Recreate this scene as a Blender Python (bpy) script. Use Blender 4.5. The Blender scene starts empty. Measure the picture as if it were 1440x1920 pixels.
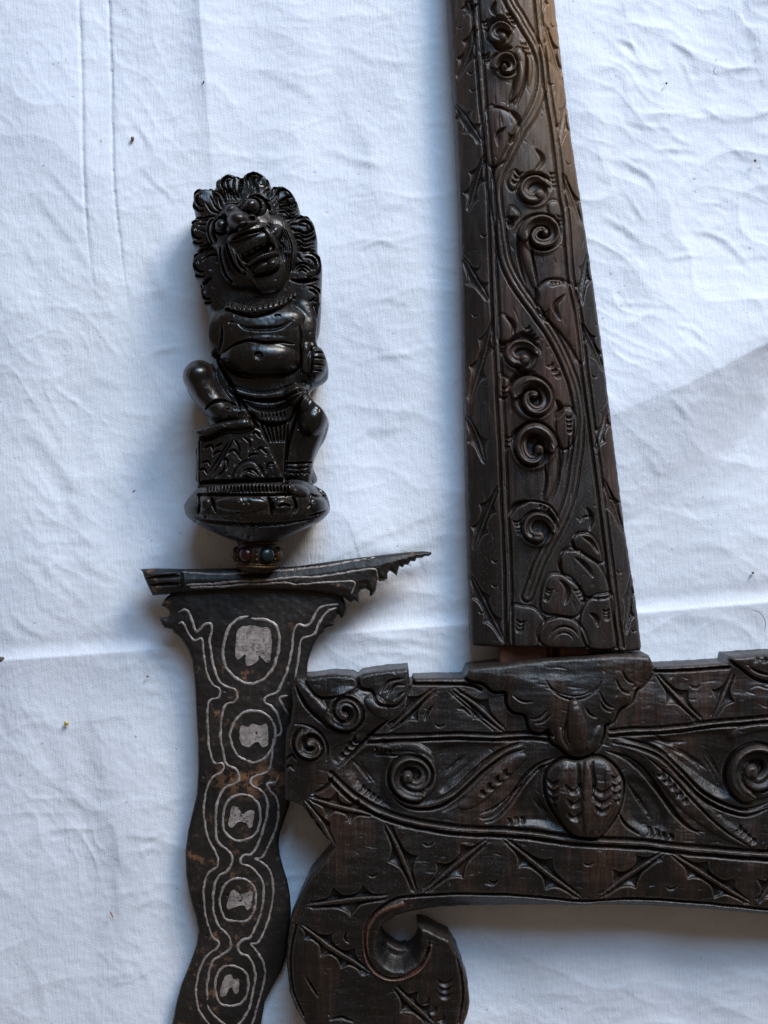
import bpy, math, random
import numpy as np
from mathutils import Vector
from mathutils.geometry import tessellate_polygon

SC = bpy.context.scene
COL = SC.collection
random.seed(4)
RNG = np.random.RandomState(7)

# ------------------------------------------------------------------ camera
S = 0.0002                 # one drawing unit ("u") is 0.2 mm
DIST = 2600.0              # camera height in units (0.52 m)
cam_d = bpy.data.cameras.new('camera')
cam = bpy.data.objects.new('camera', cam_d)
COL.objects.link(cam)
cam.location = (0, 0, DIST * S)
cam.rotation_euler = (0, 0, 0)
cam_d.sensor_fit = 'VERTICAL'
cam_d.sensor_height = 24
cam_d.lens = 24 * DIST / 1920.0
cam_d.clip_start = 0.01
cam_d.clip_end = 50
SC.camera = cam
SC.render.resolution_x = 768
SC.render.resolution_y = 1024

# ------------------------------------------------------------------ light
SC.view_settings.view_transform = 'Standard'
SC.view_settings.look = 'None'
SC.view_settings.gamma = 1
SC.view_settings.exposure = 0
W = bpy.data.worlds.new('World')
SC.world = W
W.use_nodes = True
W.node_tree.nodes['Background'].inputs[0].default_value = (1.0, 0.78, 0.60, 1)
W.node_tree.nodes['Background'].inputs[1].default_value = 0.13


def area(name, loc, size, power, color, target=(0, 0, 0)):
    d = bpy.data.lights.new(name, 'AREA')
    d.shape = 'RECTANGLE'
    d.size, d.size_y = size
    d.energy = power
    d.color = color
    o = bpy.data.objects.new(name, d)
    COL.objects.link(o)
    o.location = loc
    o.rotation_euler = (Vector(target) - Vector(loc)).to_track_quat('-Z', 'Y').to_euler()
    return o


area('window_light', (0.80, 1.28, 0.82), (0.55, 0.50), 27.0, (1.0, 0.925, 0.85))
area('sky_light', (0.28, 1.10, 1.02), (0.95, 0.70), 20.0, (0.41, 0.67, 1.0))

# ------------------------------------------------------------------ helpers


def tag(o, label=None, cat=None, group=None, kind=None):
    if label: o['label'] = label
    if cat: o['category'] = cat
    if group: o['group'] = group
    if kind: o['kind'] = kind
    return o


def empty(name, loc=(0, 0, 0)):
    o = bpy.data.objects.new(name, None)
    COL.objects.link(o)
    o.location = loc
    o.empty_display_size = 0.01
    return o


def K(zref):
    return 1.0 - zref / DIST


def w_xy(x, y, k):
    return (x - 720.0) * S * k, (960.0 - y) * S * k


def crom(pts, step=2.0, closed=False):
    P = np.array(pts, float)
    n = len(P)
    if n < 3 and not closed:
        L = np.hypot(*(P[-1] - P[0]))
        m = max(2, int(L / step) + 1)
        t = np.linspace(0, 1, m)[:, None]
        return P[0] * (1 - t) + P[-1] * t
    if closed:
        E = np.vstack([P[-1], P, P[0], P[1]])
        segs = n
    else:
        E = np.vstack([2 * P[0] - P[1], P, 2 * P[-1] - P[-2]])
        segs = n - 1
    out = []
    for i in range(segs):
        p0, p1, p2, p3 = E[i:i + 4]
        m = max(1, int(np.hypot(*(p2 - p1)) / step))
        t = (np.arange(m) / m)[:, None]
        out.append(0.5 * (2 * p1 + (p2 - p0) * t + (2 * p0 - 5 * p1 + 4 * p2 - p3) * t ** 2
                          + (3 * p1 - p0 - 3 * p2 + p3) * t ** 3))
    if not closed:
        out.append(P[-1:])
    return np.vstack(out)


def lin(pts, step=2.0, closed=False):
    P = np.array(pts, float)
    Q = np.vstack([P, P[:1]]) if closed else P
    out = []
    for a, b in zip(Q[:-1], Q[1:]):
        m = max(1, int(np.hypot(*(b - a)) / step))
        t = (np.arange(m) / m)[:, None]
        out.append(a * (1 - t) + b * t)
    if not closed:
        out.append(P[-1:])
    return np.vstack(out)


_perm = RNG.permutation(512)
_perm = np.concatenate([_perm, _perm, _perm])
_gr = RNG.uniform(0, 2 * np.pi, 512)


def noise(x, y, seed=0):
    """gradient noise, about -0.7..0.7"""
    xi = np.floor(x).astype(int); yi = np.floor(y).astype(int)
    xf = x - xi; yf = y - yi
    u = xf * xf * xf * (xf * (xf * 6 - 15) + 10)
    v = yf * yf * yf * (yf * (yf * 6 - 15) + 10)

    def g(ix, iy, dx, dy):
        a = _gr[_perm[(_perm[(ix + seed * 37) % 512] + iy) % 512]]
        return np.cos(a) * dx + np.sin(a) * dy
    n00 = g(xi, yi, xf, yf); n10 = g(xi + 1, yi, xf - 1, yf)
    n01 = g(xi, yi + 1, xf, yf - 1); n11 = g(xi + 1, yi + 1, xf - 1, yf - 1)
    return (n00 * (1 - u) + n10 * u) * (1 - v) + (n01 * (1 - u) + n11 * u) * v


DEEP = 1.5


def wob(P):
    """the carver's hand: strokes never run quite true"""
    if len(P) < 8: return P
    t = np.arange(len(P)) * 2.0
    o = RNG.uniform(0, 400)
    a = 1.1 * noise(t / 42 + o, t * 0 + .37, 2) + .5 * noise(t / 13 + o, t * 0 + 4.37, 4)
    b = 1.1 * noise(t / 42 + o, t * 0 + 9.37, 2) + .5 * noise(t / 13 + o, t * 0 + 7.37, 4)
    return P + np.stack([a, b], 1)


def sstep(t):
    t = np.clip(t, 0, 1)
    return t * t * (3 - 2 * t)


def zoomer(ox, oy, f):
    return lambda *a: [(ox + a[i] / f, oy + a[i + 1] / f) for i in range(0, len(a), 2)]


Z1 = zoomer(320, 300, 4.5)
Z2 = zoomer(320, 640, 4.3625)
Z3 = zoomer(240, 1000, 2.4)
Z4 = zoomer(300, 1380, 3.556)
Z5 = zoomer(820, 0, 4.57)
Z6 = zoomer(840, 400, 4.235)
Z7 = zoomer(860, 800, 3.789)
Z8 = zoomer(520, 1220, 3.13)
Z9 = zoomer(900, 1200, 2.667)
Z10 = zoomer(520, 1640, 3.6)


class Field:
    """a carved surface: heights over a grid, worked with gouge strokes"""

    def __init__(self, outline, h=1.5, z=50.0, ragged=0.0):
        self.out = np.array(outline, float)
        if ragged:
            o = self.out; self.out = o + ragged * np.stack([noise(o[:, 0] / 13, o[:, 1] / 13, 61) + .7 * noise(o[:, 0] / 5, o[:, 1] / 5, 62), noise(o[:, 0] / 13, o[:, 1] / 13, 63) + .7 * noise(o[:, 0] / 5, o[:, 1] / 5, 64)], 1)
        mn = self.out.min(0) - 3 * h; mx = self.out.max(0) + 3 * h
        self.h = h
        self.xs = np.arange(mn[0], mx[0], h); self.ys = np.arange(mn[1], mx[1], h)
        self.X, self.Y = np.meshgrid(self.xs, self.ys)
        self.Z = np.full(self.X.shape, float(z))
        self.lab = np.zeros(self.X.shape, int)
        self.names = {0: None}
        self.SD, self.NX, self.NY, self.IN = self.sdist(self.out, 400)

    def box(self, p, pad):
        i0 = max(0, int((p[:, 0].min() - pad - self.xs[0]) / self.h)); i1 = min(len(self.xs), int((p[:, 0].max() + pad - self.xs[0]) / self.h) + 2)
        j0 = max(0, int((p[:, 1].min() - pad - self.ys[0]) / self.h)); j1 = min(len(self.ys), int((p[:, 1].max() + pad - self.ys[0]) / self.h) + 2)
        return slice(j0, max(j0, j1)), slice(i0, max(i0, i1))

    def dist(self, P, pad, closed=False):
        if closed: P = np.vstack([P, P[:1]])
        bs = self.box(P, pad)
        X = self.X[bs]; Y = self.Y[bs]
        D = np.full(X.shape, 1e9); T = np.zeros(X.shape); NX = X.copy(); NY = Y.copy(); SG = np.ones(X.shape)
        if X.size == 0: return bs, D, T, NX, NY, SG
        L = np.concatenate([[0], np.cumsum(np.hypot(*np.diff(P, axis=0).T))]); tot = max(L[-1], 1e-6)
        x0 = self.xs[bs[1]][0]; y0 = self.ys[bs[0]][0]
        for k in range(len(P) - 1):
            a, b = P[k], P[k + 1]
            i0 = max(0, int((min(a[0], b[0]) - pad - x0) / self.h)); i1 = int((max(a[0], b[0]) + pad - x0) / self.h) + 2
            j0 = max(0, int((min(a[1], b[1]) - pad - y0) / self.h)); j1 = int((max(a[1], b[1]) + pad - y0) / self.h) + 2
            if i1 <= 0 or j1 <= 0: continue
            sl = (slice(j0, j1), slice(i0, i1))
            xx = X[sl]; yy = Y[sl]
            if xx.size == 0: continue
            dx, dy = b - a; l2 = dx * dx + dy * dy + 1e-12
            t = np.clip(((xx - a[0]) * dx + (yy - a[1]) * dy) / l2, 0, 1)
            qx = a[0] + t * dx; qy = a[1] + t * dy
            d = np.hypot(xx - qx, yy - qy)
            m = d < D[sl]
            D[sl][m] = d[m]; T[sl][m] = ((L[k] + t * (L[k + 1] - L[k])) / tot)[m]
            NX[sl][m] = qx[m]; NY[sl][m] = qy[m]
            SG[sl][m] = np.sign((xx - a[0]) * dy - (yy - a[1]) * dx)[m]
        return bs, D, T, NX, NY, SG

    def sdist(self, P, pad):
        """signed distance (inside positive) over the whole grid"""
        P = np.array(P, float)
        bs, D, T, nx, ny, sg = self.dist(P, pad, True)
        Df = np.full(self.X.shape, 1e9); NX = self.X.copy(); NY = self.Y.copy()
        Df[bs] = D; NX[bs] = nx; NY[bs] = ny
        ins = np.zeros(self.X.shape, bool)
        Q = np.roll(P, -1, 0)
        for (ax, ay), (bx, by) in zip(P, Q):
            if ay == by: continue
            r = (self.ys >= min(ay, by)) & (self.ys < max(ay, by))
            j = np.nonzero(r)[0]
            if len(j) == 0: continue
            xc = ax + (self.ys[j] - ay) * (bx - ax) / (by - ay)
            ins[j] ^= self.xs[None, :] < xc[:, None]
        return np.where(ins, Df, -Df), NX, NY, ins

    # --- strokes
    def groove(self, pts, w, dep, taper=1.0, smooth=True, asym=0.0):
        P = wob(crom(pts, 2) if smooth else lin(pts, 2)); dep *= DEEP
        bs, D, T, *_, SG = self.dist(P, w * 1.6 + 3)
        tw = np.clip(np.sin(np.pi * np.clip(T, 0.001, .999)), 0, 1) ** 0.5 if taper else 1.0
        ww = w * (tw if taper else 1.0) + 1e-3
        if asym:
            ww = ww * np.where(SG * np.sign(asym) > 0, 1 + abs(asym), 1 - abs(asym) * .6)
        q = np.clip(1 - D / ww, 0, 1)
        self.Z[bs] -= dep * (tw if taper else 1.0) * q ** 0.85
        return self

    def ridge(self, pts, w, hgt, taper=1, smooth=True, w1=None, region=None):
        P = wob(crom(pts, 2) if smooth else lin(pts, 2))
        bs, D, T, *_ = self.dist(P, max(w, w1 or 0) * 1.3 + 3)
        tw = np.clip(np.sin(np.pi * np.clip(T, 0.001, .999)), 0, 1) ** 0.4 if taper else 1.0
        ww = (w + ((w1 if w1 is not None else w) - w) * T) * tw + 1e-3
        q = np.clip(1 - (D / ww) ** 2, 0, 1)
        self.Z[bs] += hgt * tw * np.sqrt(q)
        if region: self.mark(bs, D < ww, region)
        return self

    def band(self, pts, w, hgt, line=1.6, ldep=3.0, region=None):
        """raised flat band with a gouged line on each side and one down the middle"""
        P = wob(crom(pts, 2))
        bs, D, T, *_ = self.dist(P, w * 2 + 6)
        self.Z[bs] += hgt * sstep((w - D) / 2.5)
        self.Z[bs] -= ldep * np.clip(1 - np.abs(D - w - line) / (line * 1.5), 0, 1)
        self.Z[bs] -= ldep * .6 * np.clip(1 - D / 2.0, 0, 1)
        if region: self.mark(bs, D < w, region)
        return self

    def poly(self, pts, hgt, edge=4.0, smooth=True, dome=0.0, R=20.0, region=None, cut=0.0):
        P = crom(pts, 3, True) if smooth else lin(pts, 3, True)
        sd, _, _, ins = self.sdist(P, max(edge, R, 8) + 4)
        self.Z += hgt * sstep(sd / edge + .5) * (sd > -edge)
        if dome: self.Z += dome * np.sqrt(np.clip(1 - (1 - np.clip(sd / R, 0, 1)) ** 2, 0, 1)) * ins
        if cut: self.Z -= cut * np.clip(1 - np.abs(sd + 2) / 3.5, 0, 1)
        if region: self.mark((slice(None), slice(None)), ins, region)
        return self

    def ell(self, cx, cy, rx, ry, rot, z, hgt, k=3.0, add=False, region=None, p=.5):
        c = math.cos(math.radians(rot)); s = math.sin(math.radians(rot))
        dx = self.X - cx; dy = self.Y - cy
        u = (dx * c + dy * s) / rx; v = (-dx * s + dy * c) / ry
        q = np.clip(1 - u * u - v * v, 0, 1)
        f = hgt * q ** p
        m = q > 0
        if add:
            self.Z[m] += f[m]
        else:
            b = z + f[m]; a = self.Z[m]
            hh = np.clip(.5 + .5 * (b - a) / k, 0, 1)
            self.Z[m] = a + (b - a) * hh + k * hh * (1 - hh) * .9
        if region: self.mark((slice(None), slice(None)), m, region)
        return self

    def capsule(self, pts, r0, r1, z0, z1, fl=1.0, k=3.0, region=None):
        P = crom(pts, 3)
        bs, D, T, *_ = self.dist(P, max(r0, r1) + 3)
        r = r0 + (r1 - r0) * T
        m = D < r
        b = z0 + (z1 - z0) * T + fl * np.sqrt(np.clip(r * r - D * D, 0, None))
        a = self.Z[bs]
        hh = np.clip(.5 + .5 * (b - a) / k, 0, 1)
        self.Z[bs] = np.where(m, a + (b - a) * hh + k * hh * (1 - hh), a)
        if region: self.mark(bs, m, region)
        return self

    def scroll(self, cx, cy, r, a0, turns, b0=.40, b1=.16, hgt=9.0, dish=11.0, knob=.26, end=.24, pw=1.0, region='scroll', el=1.0, cup=.5):
        """a volute: a band that winds inwards round a hollow and ends in a knob"""
        dx = self.X - cx; dy = (self.Y - cy) / el
        d = np.hypot(dx, dy)
        n = int(abs(turns) * 60) + 10
        t = np.linspace(0, 1, n)
        a = math.radians(a0) + turns * 2 * math.pi * t
        rr = r * (1 - (1 - end) * t ** pw)
        el *= random.uniform(.92, 1.14)
        rr = rr * (1 + .07 * np.sin(a * 2 + cx))
        P = wob(wob(np.stack([cx + rr * np.cos(a), cy + rr * np.sin(a) * el], 1)))
        # hollow, deeper towards the upper right where the gouge went in
        am = math.radians(-60)
        tilt_ = (dx * math.cos(am) + dy * math.sin(am)) / r
        self.Z += 4.5 * sstep((r * 1.25 - d) / 7)
        self.Z -= dish * sstep((r * 1.02 - d) / (r * .45)) * (1 - cup + cup * np.clip(1 + tilt_, .2, 1.7))
        bs, D, T, NX, NY, SG = self.dist(P, r * max(b0, b1) * 1.3 + 9)
        ww = r * (b0 + (b1 - b0) * T) * np.clip(T * 14 + .35, 0, 1) + .8
        outer = np.hypot(self.X[bs] - cx, (self.Y[bs] - cy) / el) > np.hypot(NX - cx, (NY - cy) / el)
        # cut round the outside of the band, on the side away from the hollow
        self.Z[bs] -= 9 * np.clip(1 - np.abs(D - ww - 2) / 4.5, 0, 1) * outer * np.clip(T * 6, 0, 1) * np.clip((1 - T) * 3, 0, 1)
        q = np.clip(1 - (D / ww) ** 2, 0, 1)
        lift = (hgt * 1.25 + dish * .7 * T) * q ** .42
        # the band is hollowed like a gutter
        lift -= hgt * .45 * np.clip(1 - D / (ww * .55), 0, 1) * (ww > 5)
        self.Z[bs] += lift
        ex, ey = P[-1]
        kd = np.hypot(self.X - ex, self.Y - ey)
        kr = r * knob
        self.Z += dish * .7 * np.sqrt(np.clip(1 - (kd / kr) ** 2, 0, 1))
        if region: self.mark((slice(None), slice(None)), d < r * (1 + b0 * .6), region)
        return self

    def nicks(self, p0, p1, n=3, L=10, w=2.6, dep=5.0, bulge=.35, ang=90):
        p0 = np.array(p0, float); p1 = np.array(p1, float)
        d = (p1 - p0) / (np.hypot(*(p1 - p0)) + 1e-6)
        a = math.radians(ang)
        u = np.array([d[0] * math.cos(a) - d[1] * math.sin(a), d[0] * math.sin(a) + d[1] * math.cos(a)])
        for i in range(n):
            c = p0 + (p1 - p0) * (i / max(1, n - 1))
            l = L * (1 - .12 * i) * random.uniform(.88, 1.1)
            A = c - u * l / 2; B = c + u * l / 2; M = c + d * l * bulge * random.uniform(.8, 1.15)
            bs, D, T, *_, SG = self.dist(crom([A, M, B], 1.2), w * 2 + 4)
            tw = np.sin(np.pi * np.clip(T, .01, .99)) ** .6
            ww = w * tw + .4
            q = np.where(SG * 1 > 0, np.clip(1 - D / (ww * 1.9), 0, 1), np.clip(1 - D / (ww * .6), 0, 1))
            self.Z[bs] -= dep * tw * q
        return self

    def arc(self, cx, cy, r, a0, a1, w, dep, el=1.0, taper=1):
        a = np.radians(np.linspace(a0, a1, 12))
        return self.groove(np.stack([cx + r * np.cos(a), cy + r * el * np.sin(a)], 1), w, dep, taper)

    def bar(self, p0, p1, w=5.0, dep=7.0, thorns=None, L=17, n=3, cut=0.0, sides=(1, -1)):
        """a straight bar; beside it the ground is chipped away up to a scalloped, thorny edge"""
        p0 = np.array(p0, float); p1 = np.array(p1, float)
        d = p1 - p0; l = np.hypot(*d); d /= l; nn = np.array([-d[1], d[0]])
        c0 = (p0 + p1) / 2 + nn * random.uniform(-3, 3)
        P = wob(crom([p0, c0, p1], 2))
        bs, D, T, NX, NY, SG = self.dist(P, L * 1.8 + 6)
        env = np.sin(np.pi * np.clip(T, .001, .999)) ** .65
        wb = w * (.35 + .65 * env)
        for sd in sides:
            ph = random.uniform(-.06, .06); nk = n + random.choice([0, 0, -1 if n > 2 else 0])
            tt = np.clip(T + ph - .04 * sd, 0, 1)
            cus = (1 - np.abs(np.sin(np.pi * nk * tt))) ** 1.7
            wid = L * env * (.22 + 1.0 * cus * (T > .08) * (T < .95)) + .6
            # the cusps lean along the leaf
            q = (D - wb) / wid
            m = (SG * sd > 0) & (q < 1) & (T > .003) & (T < .997)
            f = np.where(q < 0, np.clip(1 + (D - wb) / 2.2, 0, 1), .40 + .60 * np.clip(1 - q, 0, 1)) * np.clip((1 - q) * wid / 1.6, 0, 1)
            self.Z[bs] -= np.where(m, dep * 1.45 * env * f, 0)
        if cut:
            v = (D * SG + wb) / (2 * wb)
            ins = (v > 0) & (v < 1)
            self.Z[bs] -= np.where(ins, cut * env * np.where(v < .25, v / .25, 1 - .7 * (v - .25) / .75), 0)
        return self

    def wedge(self, p0, p1, w=6.0, dep=6.0, L=11):
        """the slimmer leaf of the side borders: one long chip cut with a few thorns"""
        return self.bar(p0, p1, w * 1.1, dep * .85, None, L, 3, dep * 1.3)

    def mark(self, bs, m, region):
        base = region
        i = len(self.names)
        self.names[i] = base
        self.lab[bs][m] = i

    def rough(self, amp=.6, sc=40, seed=1, sx=1.0, sy=1.0):
        self.Z += amp * noise(self.X / sc * sx, self.Y / sc * sy, seed) + amp * .5 * noise(self.X / sc * 2.7 * sx, self.Y / sc * 2.7 * sy, seed + 1)
        return self

    def round_edge(self, e, drop=None):
        drop = e if drop is None else drop
        q = np.clip(self.SD / e, 0, 1)
        self.Z -= drop * (1 - np.sqrt(np.clip(1 - (1 - q) ** 2, 0, 1)))
        return self

    def marks(self, n, L, dep, ang, spread=25, w=1.6, seed=3):
        """stray knife marks, scratches and small dents"""
        r = np.random.RandomState(seed)
        ys_, xs_ = np.nonzero(self.IN)
        for q in r.randint(0, len(xs_), n):
            x = self.xs[xs_[q]]; y = self.ys[ys_[q]]
            a = math.radians(ang + r.normal(0, spread)); l = L * r.uniform(.3, 1.2)
            c, s_ = math.cos(a), math.sin(a); b = r.uniform(-.12, .12) * l
            if r.rand() < .25:
                self.ell(x, y, r.uniform(2.5, 6), r.uniform(2, 4), r.uniform(0, 180), 0, -dep * r.uniform(.4, 1.0), add=True) if n < 90 else None
            P = crom([(x - c * l / 2, y - s_ * l / 2), (x - s_ * b, y + c * b), (x + c * l / 2, y + s_ * l / 2)], 2)
            bs, D, T, *_ = self.dist(P, w * 2 + 3)
            self.Z[bs] -= dep * r.uniform(.3, 1.0) * np.sin(np.pi * np.clip(T, .01, .99)) * np.clip(1 - D / w, 0, 1)
        return self

    def zat(self, x, y):
        i = np.clip(((np.asarray(x) - self.xs[0]) / self.h).round().astype(int), 0, len(self.xs) - 1)
        j = np.clip(((np.asarray(y) - self.ys[0]) / self.h).round().astype(int), 0, len(self.ys) - 1)
        return self.Z[j, i]

    # --- mesh
    def build(self, name, mat, parent, zref, zbot=0.0, inset=1.0, zmid=None, bottom=None):
        k = K(zref)
        I = self.IN
        cell = I[:-1, :-1] | I[1:, :-1] | I[:-1, 1:] | I[1:, 1:]
        used = np.zeros(I.shape, bool)
        used[:-1, :-1] |= cell; used[1:, :-1] |= cell; used[:-1, 1:] |= cell; used[1:, 1:] |= cell
        X = np.where(I, self.X, self.NX); Y = np.where(I, self.Y, self.NY)
        # curvature: + on worn edges, - in cut lines
        Zp = np.pad(self.Z, 2, mode='edge')
        lapl = (Zp[2:-2, :-4] + Zp[2:-2, 4:] + Zp[:-4, 2:-2] + Zp[4:, 2:-2]) / 4 - self.Z
        wear = np.clip(-lapl / (1.1 * self.h), -1, 1)
        wear = np.where(self.SD < 2.5 * self.h, .3, wear)
        idx = -np.ones(I.shape, int)
        n = int(used.sum())
        idx[used] = np.arange(n)
        wx, wy = w_xy(X[used], Y[used], k)
        V = np.stack([wx, wy, self.Z[used] * S], 1)
        a = idx[:-1, :-1][cell]; b = idx[1:, :-1][cell]; c = idx[1:, 1:][cell]; d = idx[:-1, 1:][cell]
        Q = np.stack([a, b, c, d], 1)
        lab = self.lab[:-1, :-1][cell]
        # boundary edges -> walls
        E = np.concatenate([Q[:, [0, 1]], Q[:, [1, 2]], Q[:, [2, 3]], Q[:, [3, 0]]])
        key = np.minimum(E[:, 0], E[:, 1]) * n + np.maximum(E[:, 0], E[:, 1])
        _, first, cnt = np.unique(key, return_index=True, return_counts=True)
        B = E[first[cnt == 1]]
        bv = np.unique(B)
        remap = -np.ones(n, int)
        cen = V[bv].mean(0)
        rings = []
        zb = (zbot if np.isscalar(zbot) else zbot(Y[used][bv])) * S * np.ones(len(bv))
        if zmid is not None:
            rings.append((1.0, zmid * S * np.ones(len(bv))))
        rings.append((inset, zb))
        allV = [V]; allQ = [Q]; allL = [lab]
        prev = np.arange(n)
        base = n
        for ins, zz in rings:
            nv = V[bv].copy()
            nv[:, :2] = cen[:2] + (nv[:, :2] - cen[:2]) * ins
            nv[:, 2] = np.minimum(zz, V[bv][:, 2] - 1e-6)
            allV.append(nv)
            m2 = -np.ones(base + len(bv), int)
            mp = dict(zip(bv.tolist(), range(base, base + len(bv))))
            t0 = prev[B[:, 0]]; t1 = prev[B[:, 1]]
            u0 = np.array([mp[v] for v in B[:, 0].tolist()]); u1 = np.array([mp[v] for v in B[:, 1].tolist()])
            allQ.append(np.stack([t1, t0, u0, u1], 1)); allL.append(np.zeros(len(B), int))
            prev = prev.copy(); prev[bv] = np.arange(base, base + len(bv))
            base += len(bv)
        V = np.vstack(allV); Q = np.vstack(allQ); L = np.concatenate(allL)
        wv = np.zeros(len(V)); wv[:n] = wear[used]
        # vertex normals of the whole surface
        fn = np.cross(V[Q[:, 2]] - V[Q[:, 0]], V[Q[:, 3]] - V[Q[:, 1]])
        N = np.zeros_like(V)
        top = len(allQ[0])
        for q in range(4): np.add.at(N, Q[:top, q], fn[:top])
        for q in range(4): np.add.at(N, Q[top:, q], fn[top:] * .6)
        N /= (np.linalg.norm(N, axis=1, keepdims=True) + 1e-15)
        main = None
        objs = []
        for li, nm in self.names.items():
            m = L == li
            if not m.any(): continue
            q = Q[m]
            u, inv = np.unique(q, return_inverse=True)
            o = mesh_np(nm or name, V[u], inv.reshape(-1, 4), mat, N[u], wv[u])
            if nm is None:
                o.parent = parent
                main = o
            else:
                o.parent = main
            objs.append(o)
        self.k = k
        return main


def mesh_np(name, V, Q, mat, N=None, wear=None):
    me = bpy.data.meshes.new(name)
    Q = np.asarray(Q)
    nq = Q.shape[1]
    me.vertices.add(len(V)); me.vertices.foreach_set('co', np.asarray(V, np.float32).ravel())
    me.loops.add(Q.size); me.loops.foreach_set('vertex_index', Q.astype(np.int32).ravel())
    me.polygons.add(len(Q))
    me.polygons.foreach_set('loop_start', np.arange(0, Q.size, nq, dtype=np.int32))
    me.polygons.foreach_set('loop_total', np.full(len(Q), nq, np.int32))
    me.polygons.foreach_set('use_smooth', np.ones(len(Q), bool))
    me.update(calc_edges=True)
    me.validate()
    if wear is not None:
        at = me.attributes.new('wear', 'FLOAT', 'POINT')
        at.data.foreach_set('value', np.asarray(wear, np.float32))
    if N is not None:
        try:
            me.normals_split_custom_set_from_vertices(np.asarray(N, np.float32).tolist())
        except Exception:
            pass
    me.materials.append(mat)
    o = bpy.data.objects.new(name, me)
    COL.objects.link(o)
    return o


def mesh_py(name, verts, faces, mat, parent=None, smooth=True):
    me = bpy.data.meshes.new(name)
    me.from_pydata(verts, [], faces)
    me.update()
    if smooth:
        me.polygons.foreach_set('use_smooth', np.ones(len(me.polygons), bool))
    me.materials.append(mat)
    o = bpy.data.objects.new(name, me)
    COL.objects.link(o)
    o.parent = parent
    return o


def blob(name, cx, cy, cz, rx, ry, rz, mat, parent, zref=None, rot=0, lump=0.0, seg=20, ringn=12, power=1.0):
    """rounded pebble-like solid; units"""
    k = K(cz if zref is None else zref)
    vs = []; fs = []
    c = math.cos(math.radians(rot)); s = math.sin(math.radians(rot))
    for i in range(ringn + 1):
        th = math.pi * i / ringn
        for j in range(seg):
            ph = 2 * math.pi * j / seg
            f = 1 + lump * (math.sin(3 * ph + i) * .5 + math.sin(5 * ph + 2 * i) * .35) * math.sin(th)
            def sp(v): return math.copysign(abs(v) ** power, v)
            u = sp(math.sin(th)) * sp(math.cos(ph)) * rx * f; v = sp(math.sin(th)) * sp(math.sin(ph)) * ry * f
            x, y = w_xy(cx + u * c - v * s, cy + u * s + v * c, k)
            vs.append((x, y, (cz + sp(math.cos(th)) * rz) * S))
    for i in range(ringn):
        for j in range(seg):
            a = i * seg + j; b = i * seg + (j + 1) % seg
            fs.append((a, a + seg, b + seg, b))
    return mesh_py(name, vs, [f[::-1] for f in fs], mat, parent)


# ------------------------------------------------------------------ materials


def new_mat(name):
    m = bpy.data.materials.new(name)
    m.use_nodes = True
    nt = m.node_tree
    b = nt.nodes['Principled BSDF']
    return m, nt, b


def nd(nt, t, **kw):
    n = nt.nodes.new(t)
    for a, v in kw.items():
        if a in n.inputs: n.inputs[a].default_value = v
        else: setattr(n, a, v)
    return n


def mix(nt, fac, a, b):
    n = nt.nodes.new('ShaderNodeMix'); n.data_type = 'RGBA'
    for s, v in ((0, fac), (6, a), (7, b)):
        if isinstance(v, bpy.types.NodeSocket): nt.links.new(v, n.inputs[s])
        else: n.inputs[s].default_value = v if s == 0 else (*v, 1)
    return n.outputs[2]


def ramp(nt, src, lo, hi, a=0.0, b=1.0):
    n = nt.nodes.new('ShaderNodeMapRange')
    n.inputs[1].default_value = lo; n.inputs[2].default_value = hi
    n.inputs[3].default_value = a; n.inputs[4].default_value = b
    nt.links.new(src, n.inputs[0])
    return n.outputs[0]


def mul(nt, a, b, op='MULTIPLY'):
    n = nt.nodes.new('ShaderNodeMath'); n.operation = op
    for s, v in ((0, a), (1, b)):
        if isinstance(v, bpy.types.NodeSocket): nt.links.new(v, n.inputs[s])
        else: n.inputs[s].default_value = v
    return n.outputs[0]


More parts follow.
